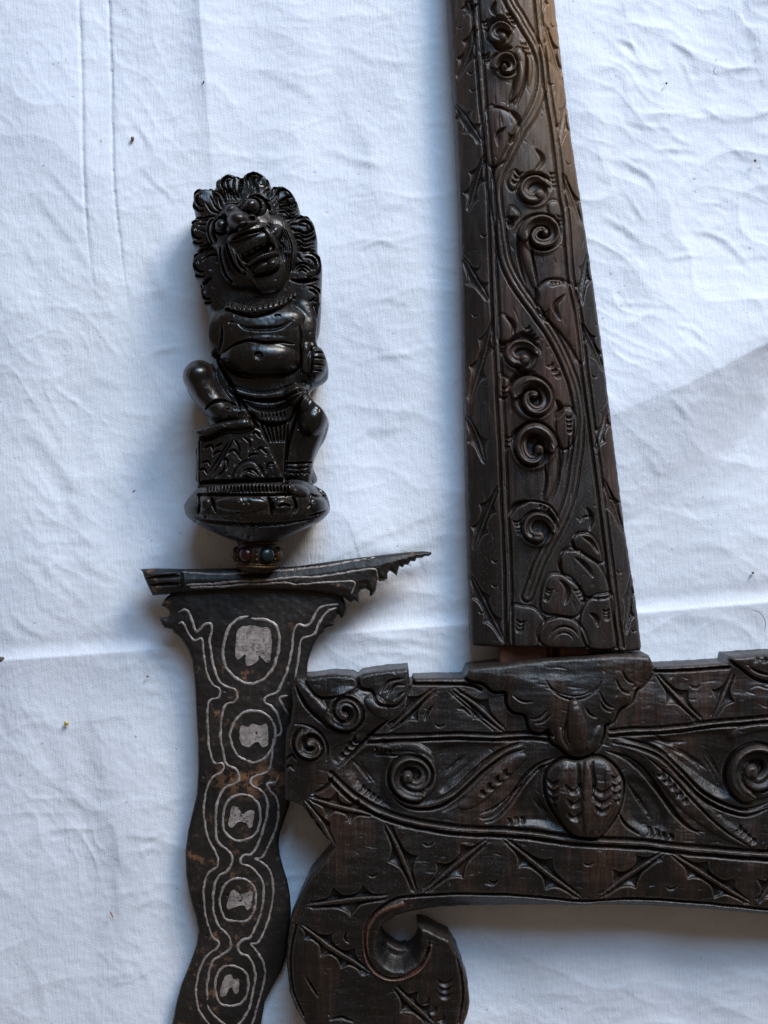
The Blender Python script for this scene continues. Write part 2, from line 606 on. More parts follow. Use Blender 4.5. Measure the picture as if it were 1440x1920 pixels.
def wood(name, dark, mid, worn, rot, rough=(.34, .55), grain=1.0, dust=.0, bump=.25, fade=None, amount=.5, coat=.06, dark_end=None):
    """old oiled carved hardwood: grain along `rot`, rubbed edges, dusty specks"""
    m, nt, b = new_mat(name)
    tc = nd(nt, 'ShaderNodeTexCoord')
    mp = nd(nt, 'ShaderNodeMapping'); nt.links.new(tc.outputs['Object'], mp.inputs[0])
    mp.inputs['Rotation'].default_value = (0, 0, rot)
    mp.inputs['Scale'].default_value = (1, .05, 1)
    g1 = nd(nt, 'ShaderNodeTexNoise', Scale=900.0 * grain, Detail=5.0, Roughness=.65); nt.links.new(mp.outputs[0], g1.inputs['Vector'])
    mp2 = nd(nt, 'ShaderNodeMapping'); nt.links.new(tc.outputs['Object'], mp2.inputs[0])
    mp2.inputs['Rotation'].default_value = (0, 0, rot); mp2.inputs['Scale'].default_value = (1, .22, 1)
    g2 = nd(nt, 'ShaderNodeTexNoise', Scale=75.0, Detail=4.0, Roughness=.6); nt.links.new(mp2.outputs[0], g2.inputs['Vector'])
    fine = nd(nt, 'ShaderNodeTexNoise', Scale=1600.0, Detail=3.0, Roughness=.7); nt.links.new(tc.outputs['Object'], fine.inputs['Vector'])
    blot = nd(nt, 'ShaderNodeTexNoise', Scale=28.0, Detail=4.0, Roughness=.6); nt.links.new(tc.outputs['Object'], blot.inputs['Vector'])
    f1 = ramp(nt, g2.outputs[0], .46, .66, 0, amount)
    f2 = ramp(nt, g1.outputs[0], .40, .66, .25, 1.0)
    if dark_end:      # the wood turns darker towards the mouth end
        sy = nd(nt, 'ShaderNodeSeparateXYZ'); nt.links.new(tc.outputs['Object'], sy.inputs[0])
        f2 = mul(nt, f2, ramp(nt, mul(nt, sy.outputs[1], mul(nt, blot.outputs[0], .03), 'ADD'), dark_end[0], dark_end[1], .30, 1))
    col = mix(nt, mul(nt, f1, f2), dark, mid)
    at = nd(nt, 'ShaderNodeAttribute', attribute_name='wear')
    wn = ramp(nt, fine.outputs[0], .35, .65, .25, 1.0)
    we = mul(nt, ramp(nt, at.outputs['Fac'], .12, .8, 0, .75), wn)
    col = mix(nt, we, col, worn)
    if fade:      # warm golden sheen painted into the colour at the upper right end
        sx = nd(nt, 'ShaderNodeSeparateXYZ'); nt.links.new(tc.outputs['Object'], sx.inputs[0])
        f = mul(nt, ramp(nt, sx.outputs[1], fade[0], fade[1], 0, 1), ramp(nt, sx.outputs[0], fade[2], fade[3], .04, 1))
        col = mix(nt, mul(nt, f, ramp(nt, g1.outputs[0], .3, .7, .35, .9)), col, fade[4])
    if dust:
        sp = nd(nt, 'ShaderNodeTexNoise', Scale=2300.0, Detail=2.0); nt.links.new(tc.outputs['Object'], sp.inputs['Vector'])
        sm = mul(nt, ramp(nt, sp.outputs[0], .64, .72, 0, dust), ramp(nt, blot.outputs[0], .4, .6, .15, 1))
        col = mix(nt, sm, col, (.26, .23, .20))
    nt.links.new(col, b.inputs['Base Color'])
    blot2 = nd(nt, 'ShaderNodeTexNoise', Scale=95.0, Detail=5.0, Roughness=.7); nt.links.new(mp2.outputs[0], blot2.inputs['Vector'])
    r = mul(nt, ramp(nt, mul(nt, mul(nt, blot.outputs[0], .5), mul(nt, blot2.outputs[0], .5), 'ADD'), .38, .62, rough[0], rough[1]), ramp(nt, g1.outputs[0], .3, .7, -.05, .07), 'ADD')
    nt.links.new(r, b.inputs['Roughness'])
    b.inputs['Specular IOR Level'].default_value = .5
    b.inputs['Coat Weight'].default_value = coat
    b.inputs['Coat Roughness'].default_value = .24
    bp = nd(nt, 'ShaderNodeBump', Strength=bump * 1.5, Distance=.0005)
    hh = mul(nt, g1.outputs[0], mul(nt, fine.outputs[0], .22), 'ADD')
    nt.links.new(hh, bp.inputs['Height'])
    nt.links.new(bp.outputs[0], b.inputs['Normal'])
    return m


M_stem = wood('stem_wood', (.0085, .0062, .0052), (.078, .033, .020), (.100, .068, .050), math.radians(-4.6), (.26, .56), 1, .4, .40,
              fade=(.090, .19, .040, .064, (.34, .19, .085)), amount=.9, dark_end=(-.03, .06))  # fade holds the painted golden sheen: its extent and colour
M_cross = wood('crosspiece_wood', (.0055, .0044, .004), (.062, .028, .017), (.085, .062, .048), math.radians(88), (.24, .54), 1, .4, .42, amount=.9)
M_fig = wood('handle_wood', (.0034, .0029, .0027), (.017, .010, .007), (.042, .030, .021), 0, (.17, .42), .8, .35, .16, amount=.7)
M_tenon = wood('tenon_wood', (.09, .024, .007), (.25, .072, .020), (.26, .09, .03), math.radians(90), (.5, .7), 1, .2, .4, coat=0)


def iron():
    m, nt, b = new_mat('patinated_iron')
    tc = nd(nt, 'ShaderNodeTexCoord')
    n1 = nd(nt, 'ShaderNodeTexNoise', Scale=260.0, Detail=6.0, Roughness=.65); nt.links.new(tc.outputs['Object'], n1.inputs['Vector'])
    n2 = nd(nt, 'ShaderNodeTexNoise', Scale=45.0, Detail=4.0); nt.links.new(tc.outputs['Object'], n2.inputs['Vector'])
    n3 = nd(nt, 'ShaderNodeTexNoise', Scale=1500.0, Detail=4.0, Roughness=.7); nt.links.new(tc.outputs['Object'], n3.inputs['Vector'])
    mp = nd(nt, 'ShaderNodeMapping'); nt.links.new(tc.outputs['Object'], mp.inputs[0]); mp.inputs['Scale'].default_value = (1, .08, 1)
    n4 = nd(nt, 'ShaderNodeTexNoise', Scale=700.0, Detail=3.0); nt.links.new(mp.outputs[0], n4.inputs['Vector'])
    col = mix(nt, ramp(nt, n2.outputs[0], .35, .65), (.008, .0066, .0058), (.020, .0155, .0125))
    col = mix(nt, ramp(nt, n4.outputs[0], .55, .75, 0, .4), col, (.032, .027, .023))
    col = mix(nt, ramp(nt, n3.outputs[0], .62, .72, 0, .45), col, (.08, .068, .055))
    # rust: scattered, with one splash near the third and fourth medallion
    rust = mul(nt, ramp(nt, n1.outputs[0], .57, .66), ramp(nt, n2.outputs[0], .45, .60))
    d = nd(nt, 'ShaderNodeVectorMath', operation='DISTANCE'); nt.links.new(tc.outputs['Object'], d.inputs[0])
    x, y = w_xy(482, 1462, K(40))
    sq = nd(nt, 'ShaderNodeMapping'); nt.links.new(tc.outputs['Object'], sq.inputs[0])
    sq.inputs['Location'].default_value = (-x, -y, -.008)
    ln = nd(nt, 'ShaderNodeVectorMath', operation='LENGTH')
    sq2 = nd(nt, 'ShaderNodeMapping'); nt.links.new(sq.outputs[0], sq2.inputs[0])
    sq2.inputs['Rotation'].default_value = (0, 0, math.radians(-62)); sq2.inputs['Scale'].default_value = (.75, 1.9, .2)
    nt.links.new(sq2.outputs[0], ln.inputs[0])
    splash = mul(nt, ramp(nt, ln.outputs['Value'], .004, .016, 1, 0), ramp(nt, n1.outputs[0], .46, .53))
    rs = mul(nt, rust, splash, 'MAXIMUM')
    rcol = mix(nt, ramp(nt, n3.outputs[0], .35, .65), (.13, .055, .025), (.27, .13, .06))
    col = mix(nt, mul(nt, rs, .85), col, rcol)
    nt.links.new(col, b.inputs['Base Color'])
    b.inputs['Metallic'].default_value = .15
    nt.links.new(ramp(nt, n1.outputs[0], .3, .7, .36, .62), b.inputs['Roughness'])
    bp = nd(nt, 'ShaderNodeBump', Strength=.6, Distance=.0004)
    nt.links.new(mul(nt, n1.outputs[0], mul(nt, n3.outputs[0], .4), 'ADD'), bp.inputs['Height'])
    nt.links.new(bp.outputs[0], b.inputs['Normal'])
    return m


def silver():
    m, nt, b = new_mat('worn_silver')
    tc = nd(nt, 'ShaderNodeTexCoord')
    n1 = nd(nt, 'ShaderNodeTexNoise', Scale=420.0, Detail=5.0, Roughness=.7); nt.links.new(tc.outputs['Object'], n1.inputs['Vector'])
    mp = nd(nt, 'ShaderNodeMapping'); nt.links.new(tc.outputs['Object'], mp.inputs[0]); mp.inputs['Scale'].default_value = (1, .1, 1)
    n2 = nd(nt, 'ShaderNodeTexNoise', Scale=1500.0, Detail=3.0); nt.links.new(mp.outputs[0], n2.inputs['Vector'])
    col = mix(nt, ramp(nt, n1.outputs[0], .32, .62), (.16, .125, .11), (.42, .36, .33))
    col = mix(nt, ramp(nt, n2.outputs[0], .55, .7, 0, .45), col, (.12, .10, .09))
    n5 = nd(nt, 'ShaderNodeTexNoise', Scale=900.0, Detail=5.0, Roughness=.75); nt.links.new(tc.outputs['Object'], n5.inputs['Vector'])
    n6 = nd(nt, 'ShaderNodeTexNoise', Scale=110.0, Detail=3.0); nt.links.new(tc.outputs['Object'], n6.inputs['Vector'])
    gone = mul(nt, ramp(nt, n5.outputs[0], .53, .60), ramp(nt, n6.outputs[0], .42, .62, .15, .95))
    col = mix(nt, gone, col, (.045, .034, .028))
    nt.links.new(col, b.inputs['Base Color'])
    b.inputs['Metallic'].default_value = .25
    b.inputs['Roughness'].default_value = .5
    bp = nd(nt, 'ShaderNodeBump', Strength=.3, Distance=.0002)
    nt.links.new(n2.outputs[0], bp.inputs['Height']); nt.links.new(bp.outputs[0], b.inputs['Normal'])
    return m


def plain(name, col, rough=.4, metal=0.0, spec=.5, noise_amt=.3, scale=900, trans=0.0):
    m, nt, b = new_mat(name)
    tc = nd(nt, 'ShaderNodeTexCoord')
    n1 = nd(nt, 'ShaderNodeTexNoise', Scale=float(scale), Detail=4.0); nt.links.new(tc.outputs['Object'], n1.inputs['Vector'])
    c = mix(nt, ramp(nt, n1.outputs[0], .35, .65, 0, 1), tuple(v * (1 - noise_amt) for v in col), tuple(min(1, v * (1 + noise_amt)) for v in col))
    nt.links.new(c, b.inputs['Base Color'])
    b.inputs['Roughness'].default_value = rough
    b.inputs['Metallic'].default_value = metal
    b.inputs['Specular IOR Level'].default_value = spec
    b.inputs['Transmission Weight'].default_value = trans
    bp = nd(nt, 'ShaderNodeBump', Strength=.2, Distance=.0002)
    nt.links.new(n1.outputs[0], bp.inputs['Height']); nt.links.new(bp.outputs[0], b.inputs['Normal'])
    return m


def cloth_mat():
    m, nt, b = new_mat('white_cotton')
    tc = nd(nt, 'ShaderNodeTexCoord')
    big = nd(nt, 'ShaderNodeTexNoise', Scale=9.0, Detail=4.0); nt.links.new(tc.outputs['Object'], big.inputs['Vector'])
    fib = nd(nt, 'ShaderNodeTexNoise', Scale=1500.0, Detail=3.0, Roughness=.7); nt.links.new(tc.outputs['Object'], fib.inputs['Vector'])
    # slubs in the yarn along both directions
    def thread(rot, sc):
        mp = nd(nt, 'ShaderNodeMapping'); nt.links.new(tc.outputs['Object'], mp.inputs[0])
        mp.inputs['Rotation'].default_value = (0, 0, math.radians(rot)); mp.inputs['Scale'].default_value = (1, .2, 1)
        n = nd(nt, 'ShaderNodeTexNoise', Scale=sc, Detail=2.0); nt.links.new(mp.outputs[0], n.inputs['Vector'])
        return n.outputs[0]
    t1 = thread(8, 1100.0); t2 = thread(98, 1100.0)
    mp = nd(nt, 'ShaderNodeMapping'); nt.links.new(tc.outputs['Object'], mp.inputs[0])
    mp.inputs['Rotation'].default_value = (0, 0, math.radians(40))
    tw = nd(nt, 'ShaderNodeTexWave', Scale=430.0, Distortion=2.6, Detail=2.0); tw.inputs['Detail Scale'].default_value = 2.0
    nt.links.new(mp.outputs[0], tw.inputs['Vector'])
    speck = nd(nt, 'ShaderNodeTexNoise', Scale=420.0, Detail=1.0); nt.links.new(tc.outputs['Object'], speck.inputs['Vector'])
    col = mix(nt, ramp(nt, big.outputs[0], .35, .65), (.735, .76, .825), (.80, .815, .86))
    col = mix(nt, ramp(nt, fib.outputs[0], .35, .70, 0, .35), col, (.68, .70, .76))
    col = mix(nt, ramp(nt, speck.outputs[0], .775, .80, 0, .5), col, (.30, .26, .24))
    nt.links.new(col, b.inputs['Base Color'])
    b.inputs['Roughness'].default_value = .85
    b.inputs['Specular IOR Level'].default_value = .2
    b.inputs['Sheen Weight'].default_value = .15
    hh = mul(nt, mul(nt, mul(nt, t1, t2, 'ADD'), .65), mul(nt, tw.outputs[0], .32), 'ADD')
    hh = mul(nt, hh, mul(nt, fib.outputs[0], .5), 'ADD')
    bp = nd(nt, 'ShaderNodeBump', Strength=.55, Distance=.00040)
    nt.links.new(hh, bp.inputs['Height']); nt.links.new(bp.outputs[0], b.inputs['Normal'])
    return m


M_iron = iron()
M_silver = silver()
M_cloth = cloth_mat()
M_gold = plain('tarnished_gold', (.075, .042, .015), .5, .7)
M_dark = plain('dark_brass', (.03, .022, .015), .5, .5)
M_red = plain('red_glass', (.026, .002, .004), .28, 0, .5, .25, 500)
M_teal = plain('teal_glass', (.006, .016, .020), .28, 0, .5, .3, 500)
M_amber = plain('amber_glass', (.09, .038, .008), .2, 0, .5, .3, 500)
M_tooth = plain('tooth_wood', (.014, .011, .009), .3)

# ------------------------------------------------------------------ cloth


def build_cloth():
    fine_x = np.arange(-70, 1512, 2.6); fine_y = np.arange(-70, 1992, 2.6)

    def grow(a, lo, hi):
        st = 4.0; left = []; v = a[0]
        while v > lo: v -= st; st = min(st * 1.15, 60); left.append(v)
        st = 4.0; right = []; v = a[-1]
        while v < hi: v += st; st = min(st * 1.15, 60); right.append(v)
        return np.concatenate([left[::-1], a, right])
    xs = grow(fine_x, -2600, 4000); ys = grow(fine_y, -2600, 4400)
    X, Y = np.meshgrid(xs, ys)
    Z = np.zeros_like(X)

    def pl(pts, pad):
        """signed distance to a polyline, and position along it"""
        P = crom(pts, 12)
        D = np.full(X.shape, 1e9); T = np.zeros(X.shape); SG = np.ones(X.shape)
        L = np.concatenate([[0], np.cumsum(np.hypot(*np.diff(P, axis=0).T))]); L /= L[-1]
        for k in range(len(P) - 1):
            a, b = P[k], P[k + 1]
            i0, i1 = np.searchsorted(xs, [min(a[0], b[0]) - pad, max(a[0], b[0]) + pad])
            j0, j1 = np.searchsorted(ys, [min(a[1], b[1]) - pad, max(a[1], b[1]) + pad])
            if i1 <= i0 or j1 <= j0: continue
            sl = (slice(j0, j1), slice(i0, i1)); xx = X[sl]; yy = Y[sl]
            dx, dy = b - a; l2 = dx * dx + dy * dy
            t = np.clip(((xx - a[0]) * dx + (yy - a[1]) * dy) / l2, 0, 1)
            d = np.hypot(xx - a[0] - t * dx, yy - a[1] - t * dy)
            m = d < D[sl]
            D[sl][m] = d[m]; T[sl][m] = (L[k] + t * (L[k + 1] - L[k]))[m]
            SG[sl][m] = np.sign((xx - a[0]) * dy - (yy - a[1]) * dx)[m]
        return D, T, -SG     # +1 on the right hand of the path as drawn (y down)

    def fade(T, a=.12, b=.12):
        return sstep(T / a) * sstep((1 - T) / b)

    # the long fold from the guard, under the scabbard, to the right edge
    D, T, SG = pl([(520, 1095), (700, 1012), (870, 935), (1000, 862), (1150, 778), (1300, 714), (1440, 642), (1700, 520)], 330)
    A = (15 + 21 * sstep((T - .25) / .4)) * fade(T, .08, .05)
    low = 60 + 130 * sstep((.86 - T) / .30) * sstep(T / .5)
    Z += np.where(SG > 0, A * np.clip(1 - D / low, 0, 1) ** 1.15, A * np.exp(-(D / 130) ** 2))
    # horizontal pressed crease
    D, T, SG = pl([(-300, 1262), (0, 1238), (150, 1228), (330, 1214), (600, 1192), (880, 1170), (1200, 1150), (1440, 1130), (1800, 1110)], 120)
    Z += 6.0 * np.exp(-np.abs(D) / np.where(SG > 0, 46, 10))
    Z -= 2.0 * np.exp(-((D * SG + 22) / 16) ** 2) * (D < 100)
    # flat hem strip at the left
    D, T, SG = pl([(140, -300), (147, 0), (153, 150), (158, 330), (168, 470), (190, 640)], 80)
    Z -= 2.6 * np.exp(-(D / 3.6) ** 2) * fade(T, .02, .35)
    Z += 1.6 * np.where(SG < 0, sstep(1 - D / 70), 0) * fade(T, .02, .35)
    D, T, SG = pl([(196, -300), (203, 0), (209, 150), (214, 330), (228, 470), (248, 650)], 80)
    Z -= 2.0 * np.exp(-(D / 3.4) ** 2) * fade(T, .02, .35)
    Z += 2.4 * np.where(SG < 0, sstep(1 - D / 60), 0) * fade(T, .02, .35)
    # soft fold above the handle
    D, T, SG = pl([(355, -400), (373, 0), (384, 130), (396, 300), (412, 470)], 220)
    Z += 9.0 * np.where(SG < 0, np.clip(D / 140, 0, 1) - 1, -np.exp(-(D / 40)) * .0 - 0) * 0
    Z += 9.0 * np.exp(-np.abs(D) / np.where(SG < 0, 60, 22)) * fade(T, .05, .45)
    # right top edge fold
    D, T, SG = pl([(1375, -200), (1392, 0), (1412, 100), (1440, 205), (1480, 330)], 120)
    Z += 6.0 * np.where(SG < 0, 1 - np.exp(-D / 30), 0) * fade(T, .05, .3)

    def wrinkle(pts, w, a):
        nonlocal Z
        P = crom(pts, 6)
        t = np.arange(len(P)) * 6.0; o = RNG.uniform(0, 400)
        P = P + np.stack([noise(t / 40 + o, t * 0 + .4, 1), noise(t / 40 + o, t * 0 + 5.4, 1)], 1) * w * 1.1
        pad = w * 6
        i0, i1 = np.searchsorted(xs, [P[:, 0].min() - pad, P[:, 0].max() + pad])
        j0, j1 = np.searchsorted(ys, [P[:, 1].min() - pad, P[:, 1].max() + pad])
        bs = (slice(j0, j1), slice(i0, i1))
        xx = X[bs]; yy = Y[bs]
        if xx.size == 0: return
        D = np.full(xx.shape, 1e9); T = np.zeros(xx.shape); SG = np.ones(xx.shape)
        Q = np.vstack([P[:-1:2], P[-1:]])
        for k in range(len(Q) - 1):
            a_, b_ = Q[k], Q[k + 1]
            dx, dy = b_ - a_; l2 = dx * dx + dy * dy + 1e-9
            t = np.clip(((xx - a_[0]) * dx + (yy - a_[1]) * dy) / l2, 0, 1)
            d = np.hypot(xx - a_[0] - t * dx, yy - a_[1] - t * dy)
            m = d < D
            D[m] = d[m]; T[m] = (k + t[m]) / (len(Q) - 1)
            SG[m] = -np.sign((xx - a_[0]) * dy - (yy - a_[1]) * dx)[m]
        s = D * SG
        am = a * fade(T, .5, .5) * (1 + .8 * noise(T * 4 + o, T * 0 + .5, 6))
        Z[bs] += am * (np.exp(-(s / (w * .9)) ** 2) - .55 * np.exp(-((s - 1.7 * w) / (1.3 * w)) ** 2) + .35 * np.exp(-((s + 2.2 * w) / (2.4 * w)) ** 2)) * sstep((w * 6 - D) / w)
    wr = [
        ([(585, 1075), (700, 1052), (860, 985)], 20, 9.0), ([(600, 1125), (720, 1090), (850, 1040)], 17, 8.0), ([(610, 860), (740, 780), (860, 745)], 18, 4.5), ([(240, 420), (300, 520), (330, 640)], 18, 4.0),
        ([(10, 760), (120, 880), (200, 1040)], 20, 5.0), ([(1210, 980), (1300, 900), (1440, 850)], 24, 4.0), ([(600, 130), (690, 260), (720, 420)], 22, 4.0), ([(60, 1300), (120, 1450), (130, 1640)], 24, 4.5),
        ([(1145, 65), (1180, 80), (1209, 110)], 6, 3.0), ([(1235, 52), (1290, 88), (1351, 112)], 6, 3.2),
        ([(1262, 90), (1285, 120), (1306, 175)], 6, 3.0), ([(1306, 190), (1345, 214), (1384, 222)], 6, 2.6),
        ([(1119, 297), (1165, 303), (1209, 323), (1261, 381)], 7, 3.6), ([(1190, 295), (1255, 278), (1340, 286)], 6, 2.4),
        ([(1235, 488), (1280, 478), (1330, 480)], 6, 3.0), ([(1242, 425), (1300, 430), (1358, 452), (1423, 517)], 7, 4.0),
        ([(1255, 610), (1293, 620), (1322, 648)], 6, 3.0), ([(1120, 556), (1180, 565), (1270, 580)], 6, 2.5),
        ([(1100, 390), (1170, 425), (1225, 480)], 7, 2.6), ([(1090, 20), (1130, 60), (1210, 130), (1250, 190)], 8, 2.2),
        ([(1160, 330), (1200, 400), (1230, 420)], 6, 2.4), ([(1310, 375), (1350, 380), (1372, 392)], 5, 2.4),
        ([(1330, 240), (1400, 290), (1440, 300)], 7, 2.5), ([(1200, 620), (1240, 640), (1300, 700)], 7, 2.2),
        ([(1235, 737), (1262, 760), (1300, 800)], 8, 2.4), ([(1190, 820), (1225, 870), (1250, 905)], 9, 2.0),
        ([(1225, 200), (1260, 250), (1330, 280)], 7, 2.0), ([(1140, 215), (1200, 235), (1290, 240)], 6, 2.2),
        ([(600, 1125), (700, 1088), (850, 1035)], 12, 3.0), ([(600, 1160), (720, 1120), (870, 1105)], 11, 3.0),
        ([(610, 1205), (730, 1196), (880, 1215)], 9, 2.6), ([(640, 1235), (740, 1222), (850, 1236)], 8, 2.0),
        ([(620, 690), (720, 668), (850, 650)], 8, 1.8), ([(600, 850), (690, 812), (790, 800)], 9, 2.0),
        ([(610, 600), (700, 560), (800, 560)], 9, 1.8), ([(560, 240), (680, 300), (800, 330)], 10, 2.2),
        ([(430, 120), (540, 150), (640, 220)], 10, 2.0), ([(600, 60), (700, 110), (820, 120)], 9, 2.0),
        ([(640, 400), (730, 380), (840, 420)], 9, 2.2), ([(640, 480), (700, 455), (800, 470)], 8, 1.8),
        ([(240, 560), (320, 540), (390, 520)], 8, 2.2), ([(240, 690), (310, 655), (390, 640)], 8, 2.4),
        ([(225, 190), (270, 250), (310, 330)], 7, 2.2), ([(250, 300), (300, 350), (340, 395)], 6, 2.4),
        ([(0, 280), (80, 380), (150, 470), (240, 600)], 10, 2.2), ([(10, 420), (90, 520), (130, 600)], 10, 1.6),
        ([(60, 290), (130, 360), (200, 440)], 8, 2.0), ([(20, 700), (90, 790), (140, 900)], 9, 2.2),
        ([(0, 830), (70, 920), (110, 960)], 8, 2.0), ([(150, 690), (220, 760), (300, 790)], 8, 1.8),
        ([(0, 1010), (110, 1080), (210, 1190)], 10, 2.4), ([(100, 1000), (170, 1060), (260, 1110)], 10, 1.8),
        ([(0, 1140), (60, 1180), (120, 1205)], 8, 2.2), ([(160, 1330), (190, 1420), (215, 1530)], 14, 2.0),
        ([(215, 1480), (222, 1640), (218, 1800)], 10, 2.6), ([(225, 1640), (270, 1600), (330, 1590)], 8, 2.2),
        ([(225, 1720), (280, 1690), (330, 1700)], 8, 2.2), ([(150, 1860), (230, 1830), (320, 1800)], 10, 2.2),
        ([(40, 1760), (75, 1850), (100, 1960)], 12, 2.4), ([(230, 1560), (280, 1570), (325, 1560)], 7, 1.8),
        ([(70, 1500), (75, 1650), (66, 1780)], 14, 1.8), ([(240, 1780), (270, 1830), (300, 1900)], 9, 1.8),
        ([(1200, 920), (1300, 940), (1440, 930)], 14, 1.8), ([(1220, 1040), (1330, 1020), (1440, 1040)], 14, 1.6),
        ([(900, 1780), (1050, 1800), (1300, 1790)], 26, 1.8), ([(900, 1880), (1100, 1860), (1440, 1900)], 24, 1.8),
        ([(530, 1560), (560, 1590), (600, 1600)], 10, 1.4),
    ]
    for p, w, a in wr: wrinkle(p, w * .95, a * .45)
    for _ in range(110):
        x = RNG.uniform(-60, 1500); y = RNG.uniform(-60, 1980)
        right = x > 1060 and y < 820
        an = math.radians(RNG.normal(32, 24) if right else (RNG.normal(60, 28) if x < 340 else RNG.normal(-12, 30)))
        l = RNG.uniform(35, 150); b = RNG.uniform(-.22, .22) * l
        ca, sa = math.cos(an), math.sin(an)
        wrinkle([(x - ca * l / 2, y - sa * l / 2), (x - sa * b, y + ca * b), (x + ca * l / 2, y + sa * l / 2)], RNG.uniform(4, 9), RNG.uniform(.2, .7) * (1.15 if right else .8))
    # crumple left from folding and washing
    u = X + 22 * noise(X / 90, Y / 90, 3); v = Y + 22 * noise(X / 90, Y / 90, 5)
    r1 = 1 - np.abs(noise(u / 210 + v / 420, v / 120 - u / 500, 8)) * 2
    r2 = 1 - np.abs(noise(u / 85 - v / 260, v / 60, 11)) * 2
    amp = .55 + .65 * sstep((X - 1000) / 150) * sstep((800 - Y) / 300)
    Z += (2.6 * r1 ** 3 + 1.5 * r2 ** 3 * (.4 + noise(X / 170, Y / 170, 14))) * amp
    dg = sstep((X - 1020) / 120) * sstep((900 - Y) / 250)
    for ang, wt in ((32, dg), (-14, (1 - dg) * .55), (62, (1 - dg) * sstep((420 - X) / 200) * .8)):
        ca, sa = math.cos(math.radians(ang)), math.sin(math.radians(ang))
        wx_ = X + 26 * noise(X / 75, Y / 75, 43); wy_ = Y + 26 * noise(X / 75, Y / 75, 44)
        p_ = wx_ * ca + wy_ * sa; q_ = -wx_ * sa + wy_ * ca
        f = (1 - np.abs(noise(p_ / 150, q_ / 46, 45 + ang)) * 2.2).clip(0) ** 3 * 1.9 + (1 - np.abs(noise(p_ / 70, q_ / 24, 46 + ang)) * 2.2).clip(0) ** 3 * .6
        Z += f * wt * (.35 + .9 * noise(X / 210, Y / 210, 47)).clip(0)
    Z += 11.0 * noise(X / 300, Y / 330, 17) + 9.0 * noise(X / 125 + .6 * noise(X / 300, Y / 300, 31), Y / 620, 33) + 6.0 * noise((X + .5 * Y) / 150, (Y - .5 * X) / 420, 35) + 1.0 * noise(X / 34, Y / 26, 19) * amp + .45 * noise(X / 14, Y / 11, 21)
    # far from the still life the cloth just rolls gently
    Z -= Z[(X > 0) & (X < 1440) & (Y > 0) & (Y < 1920)].mean() + 3
    n, mcol = X.shape
    wx, wy = w_xy(X.ravel(), Y.ravel(), 1.0)
    V = np.stack([wx, wy, Z.ravel() * S], 1)
    i = np.arange(n * mcol).reshape(n, mcol)
    Q = np.stack([i[:-1, :-1].ravel(), i[1:, :-1].ravel(), i[1:, 1:].ravel(), i[:-1, 1:].ravel()], 1)
    o = mesh_np('cloth', V, Q, M_cloth)
    tag(o, 'white cotton cloth with pressed creases spread flat under the dagger and the scabbard', 'cloth')
    return o


build_cloth()

# ------------------------------------------------------------------ scabbard: stem
scabbard = empty('scabbard', (0, 0, 0))
tag(scabbard, 'dark carved wooden scabbard with scrolling vine relief and a wide hooked crosspiece', 'scabbard')

L_edge = [(822, -330), (832, -160), (841, 0), (853, 200), (863, 410), (868, 600), (873, 810), (878, 1000), (884, 1206)]
R_edge = [(1208, 1214), (1193, 1100), (1175, 985), (1154, 815), (1128, 610), (1098, 405), (1070, 215), (1044, 0), (1024, -160), (1004, -330)]
bot_edge = [(884, 1207), (889, 1213), (930, 1214), (1000, 1213), (1080, 1216), (1140, 1220), (1190, 1223), (1205, 1222), (1208, 1216)]
stem_out = np.vstack([crom(L_edge, 6)[:-1], lin(bot_edge, 5)[:-1], crom(R_edge, 6), lin([(1004, -330), (822, -330)], 6)[1:-1]])
F = Field(stem_out, 1.5, 0, 1.3)
rib_l = [(868, -330), (880, -160), (890, 0), (905, 180), (921, 372), (927, 542), (934, 683), (941, 810), (947, 958), (952, 1064), (955, 1212)]
rib_r = [(968, -330), (988, -160), (1006, 0), (1023, 153), (1039, 252), (1052, 361), (1060, 405), (1069, 518), (1085, 600), (1097, 707), (1111, 810), (1124, 906), (1137, 1011), (1150, 1117), (1163, 1214)]


def xat(path, Y):
    p = np.array(path, float)
    return np.interp(Y, p[:, 1], p[:, 0])


xl = xat(L_edge, F.Y); xr = xat(R_edge[::-1], F.Y); xa = xat(rib_l, F.Y); xb = xat(rib_r, F.Y)
u = np.clip((F.X - xa) / (xb - xa), 0, 1)
cenz = 84 + 9 * (1 - (2 * u - 1) ** 2)
F.Z = np.where(F.X < xa, 84 - 30 * np.clip((xa - F.X) / (xa - xl), 0, 1) ** 1.4,
               np.where(F.X > xb, 84 - 24 * np.clip((F.X - xb) / (xr - xb), 0, 1) ** 1.4, cenz))
F.rough(2.2, 46, 2, 1.3, .4)
for rib in (rib_l, rib_r):
    F.groove([(x - 6, y) for x, y in rib], 4.0, 4.5, 0)
    F.groove([(x + 6, y) for x, y in rib], 4.0, 4.5, 0)
    F.ridge(rib, 4.5, 2.4, 0, region='border_rib')
    F.groove([(x + .5, y) for x, y in rib], 1.6, 1.6, 0)
vine = [(910, -330), (905, -200), (922, -80), (951, 0), (977, 44), (1006, 92), (1016, 131), (1012, 175), (995, 219), (973, 252), (951, 295), (931, 339), (930, 383), (936, 420), (941, 460), (950, 500),
        (972, 542), (1005, 589), (1036, 636), (1060, 683), (1077, 731), (1085, 778), (1084, 810), (1080, 853), (1071, 912), (1055, 965), (1029, 1018), (1008, 1060), (988, 1118)]
F.band(vine, 8.5, 3.2, 1.8, 5.0, region='vine')
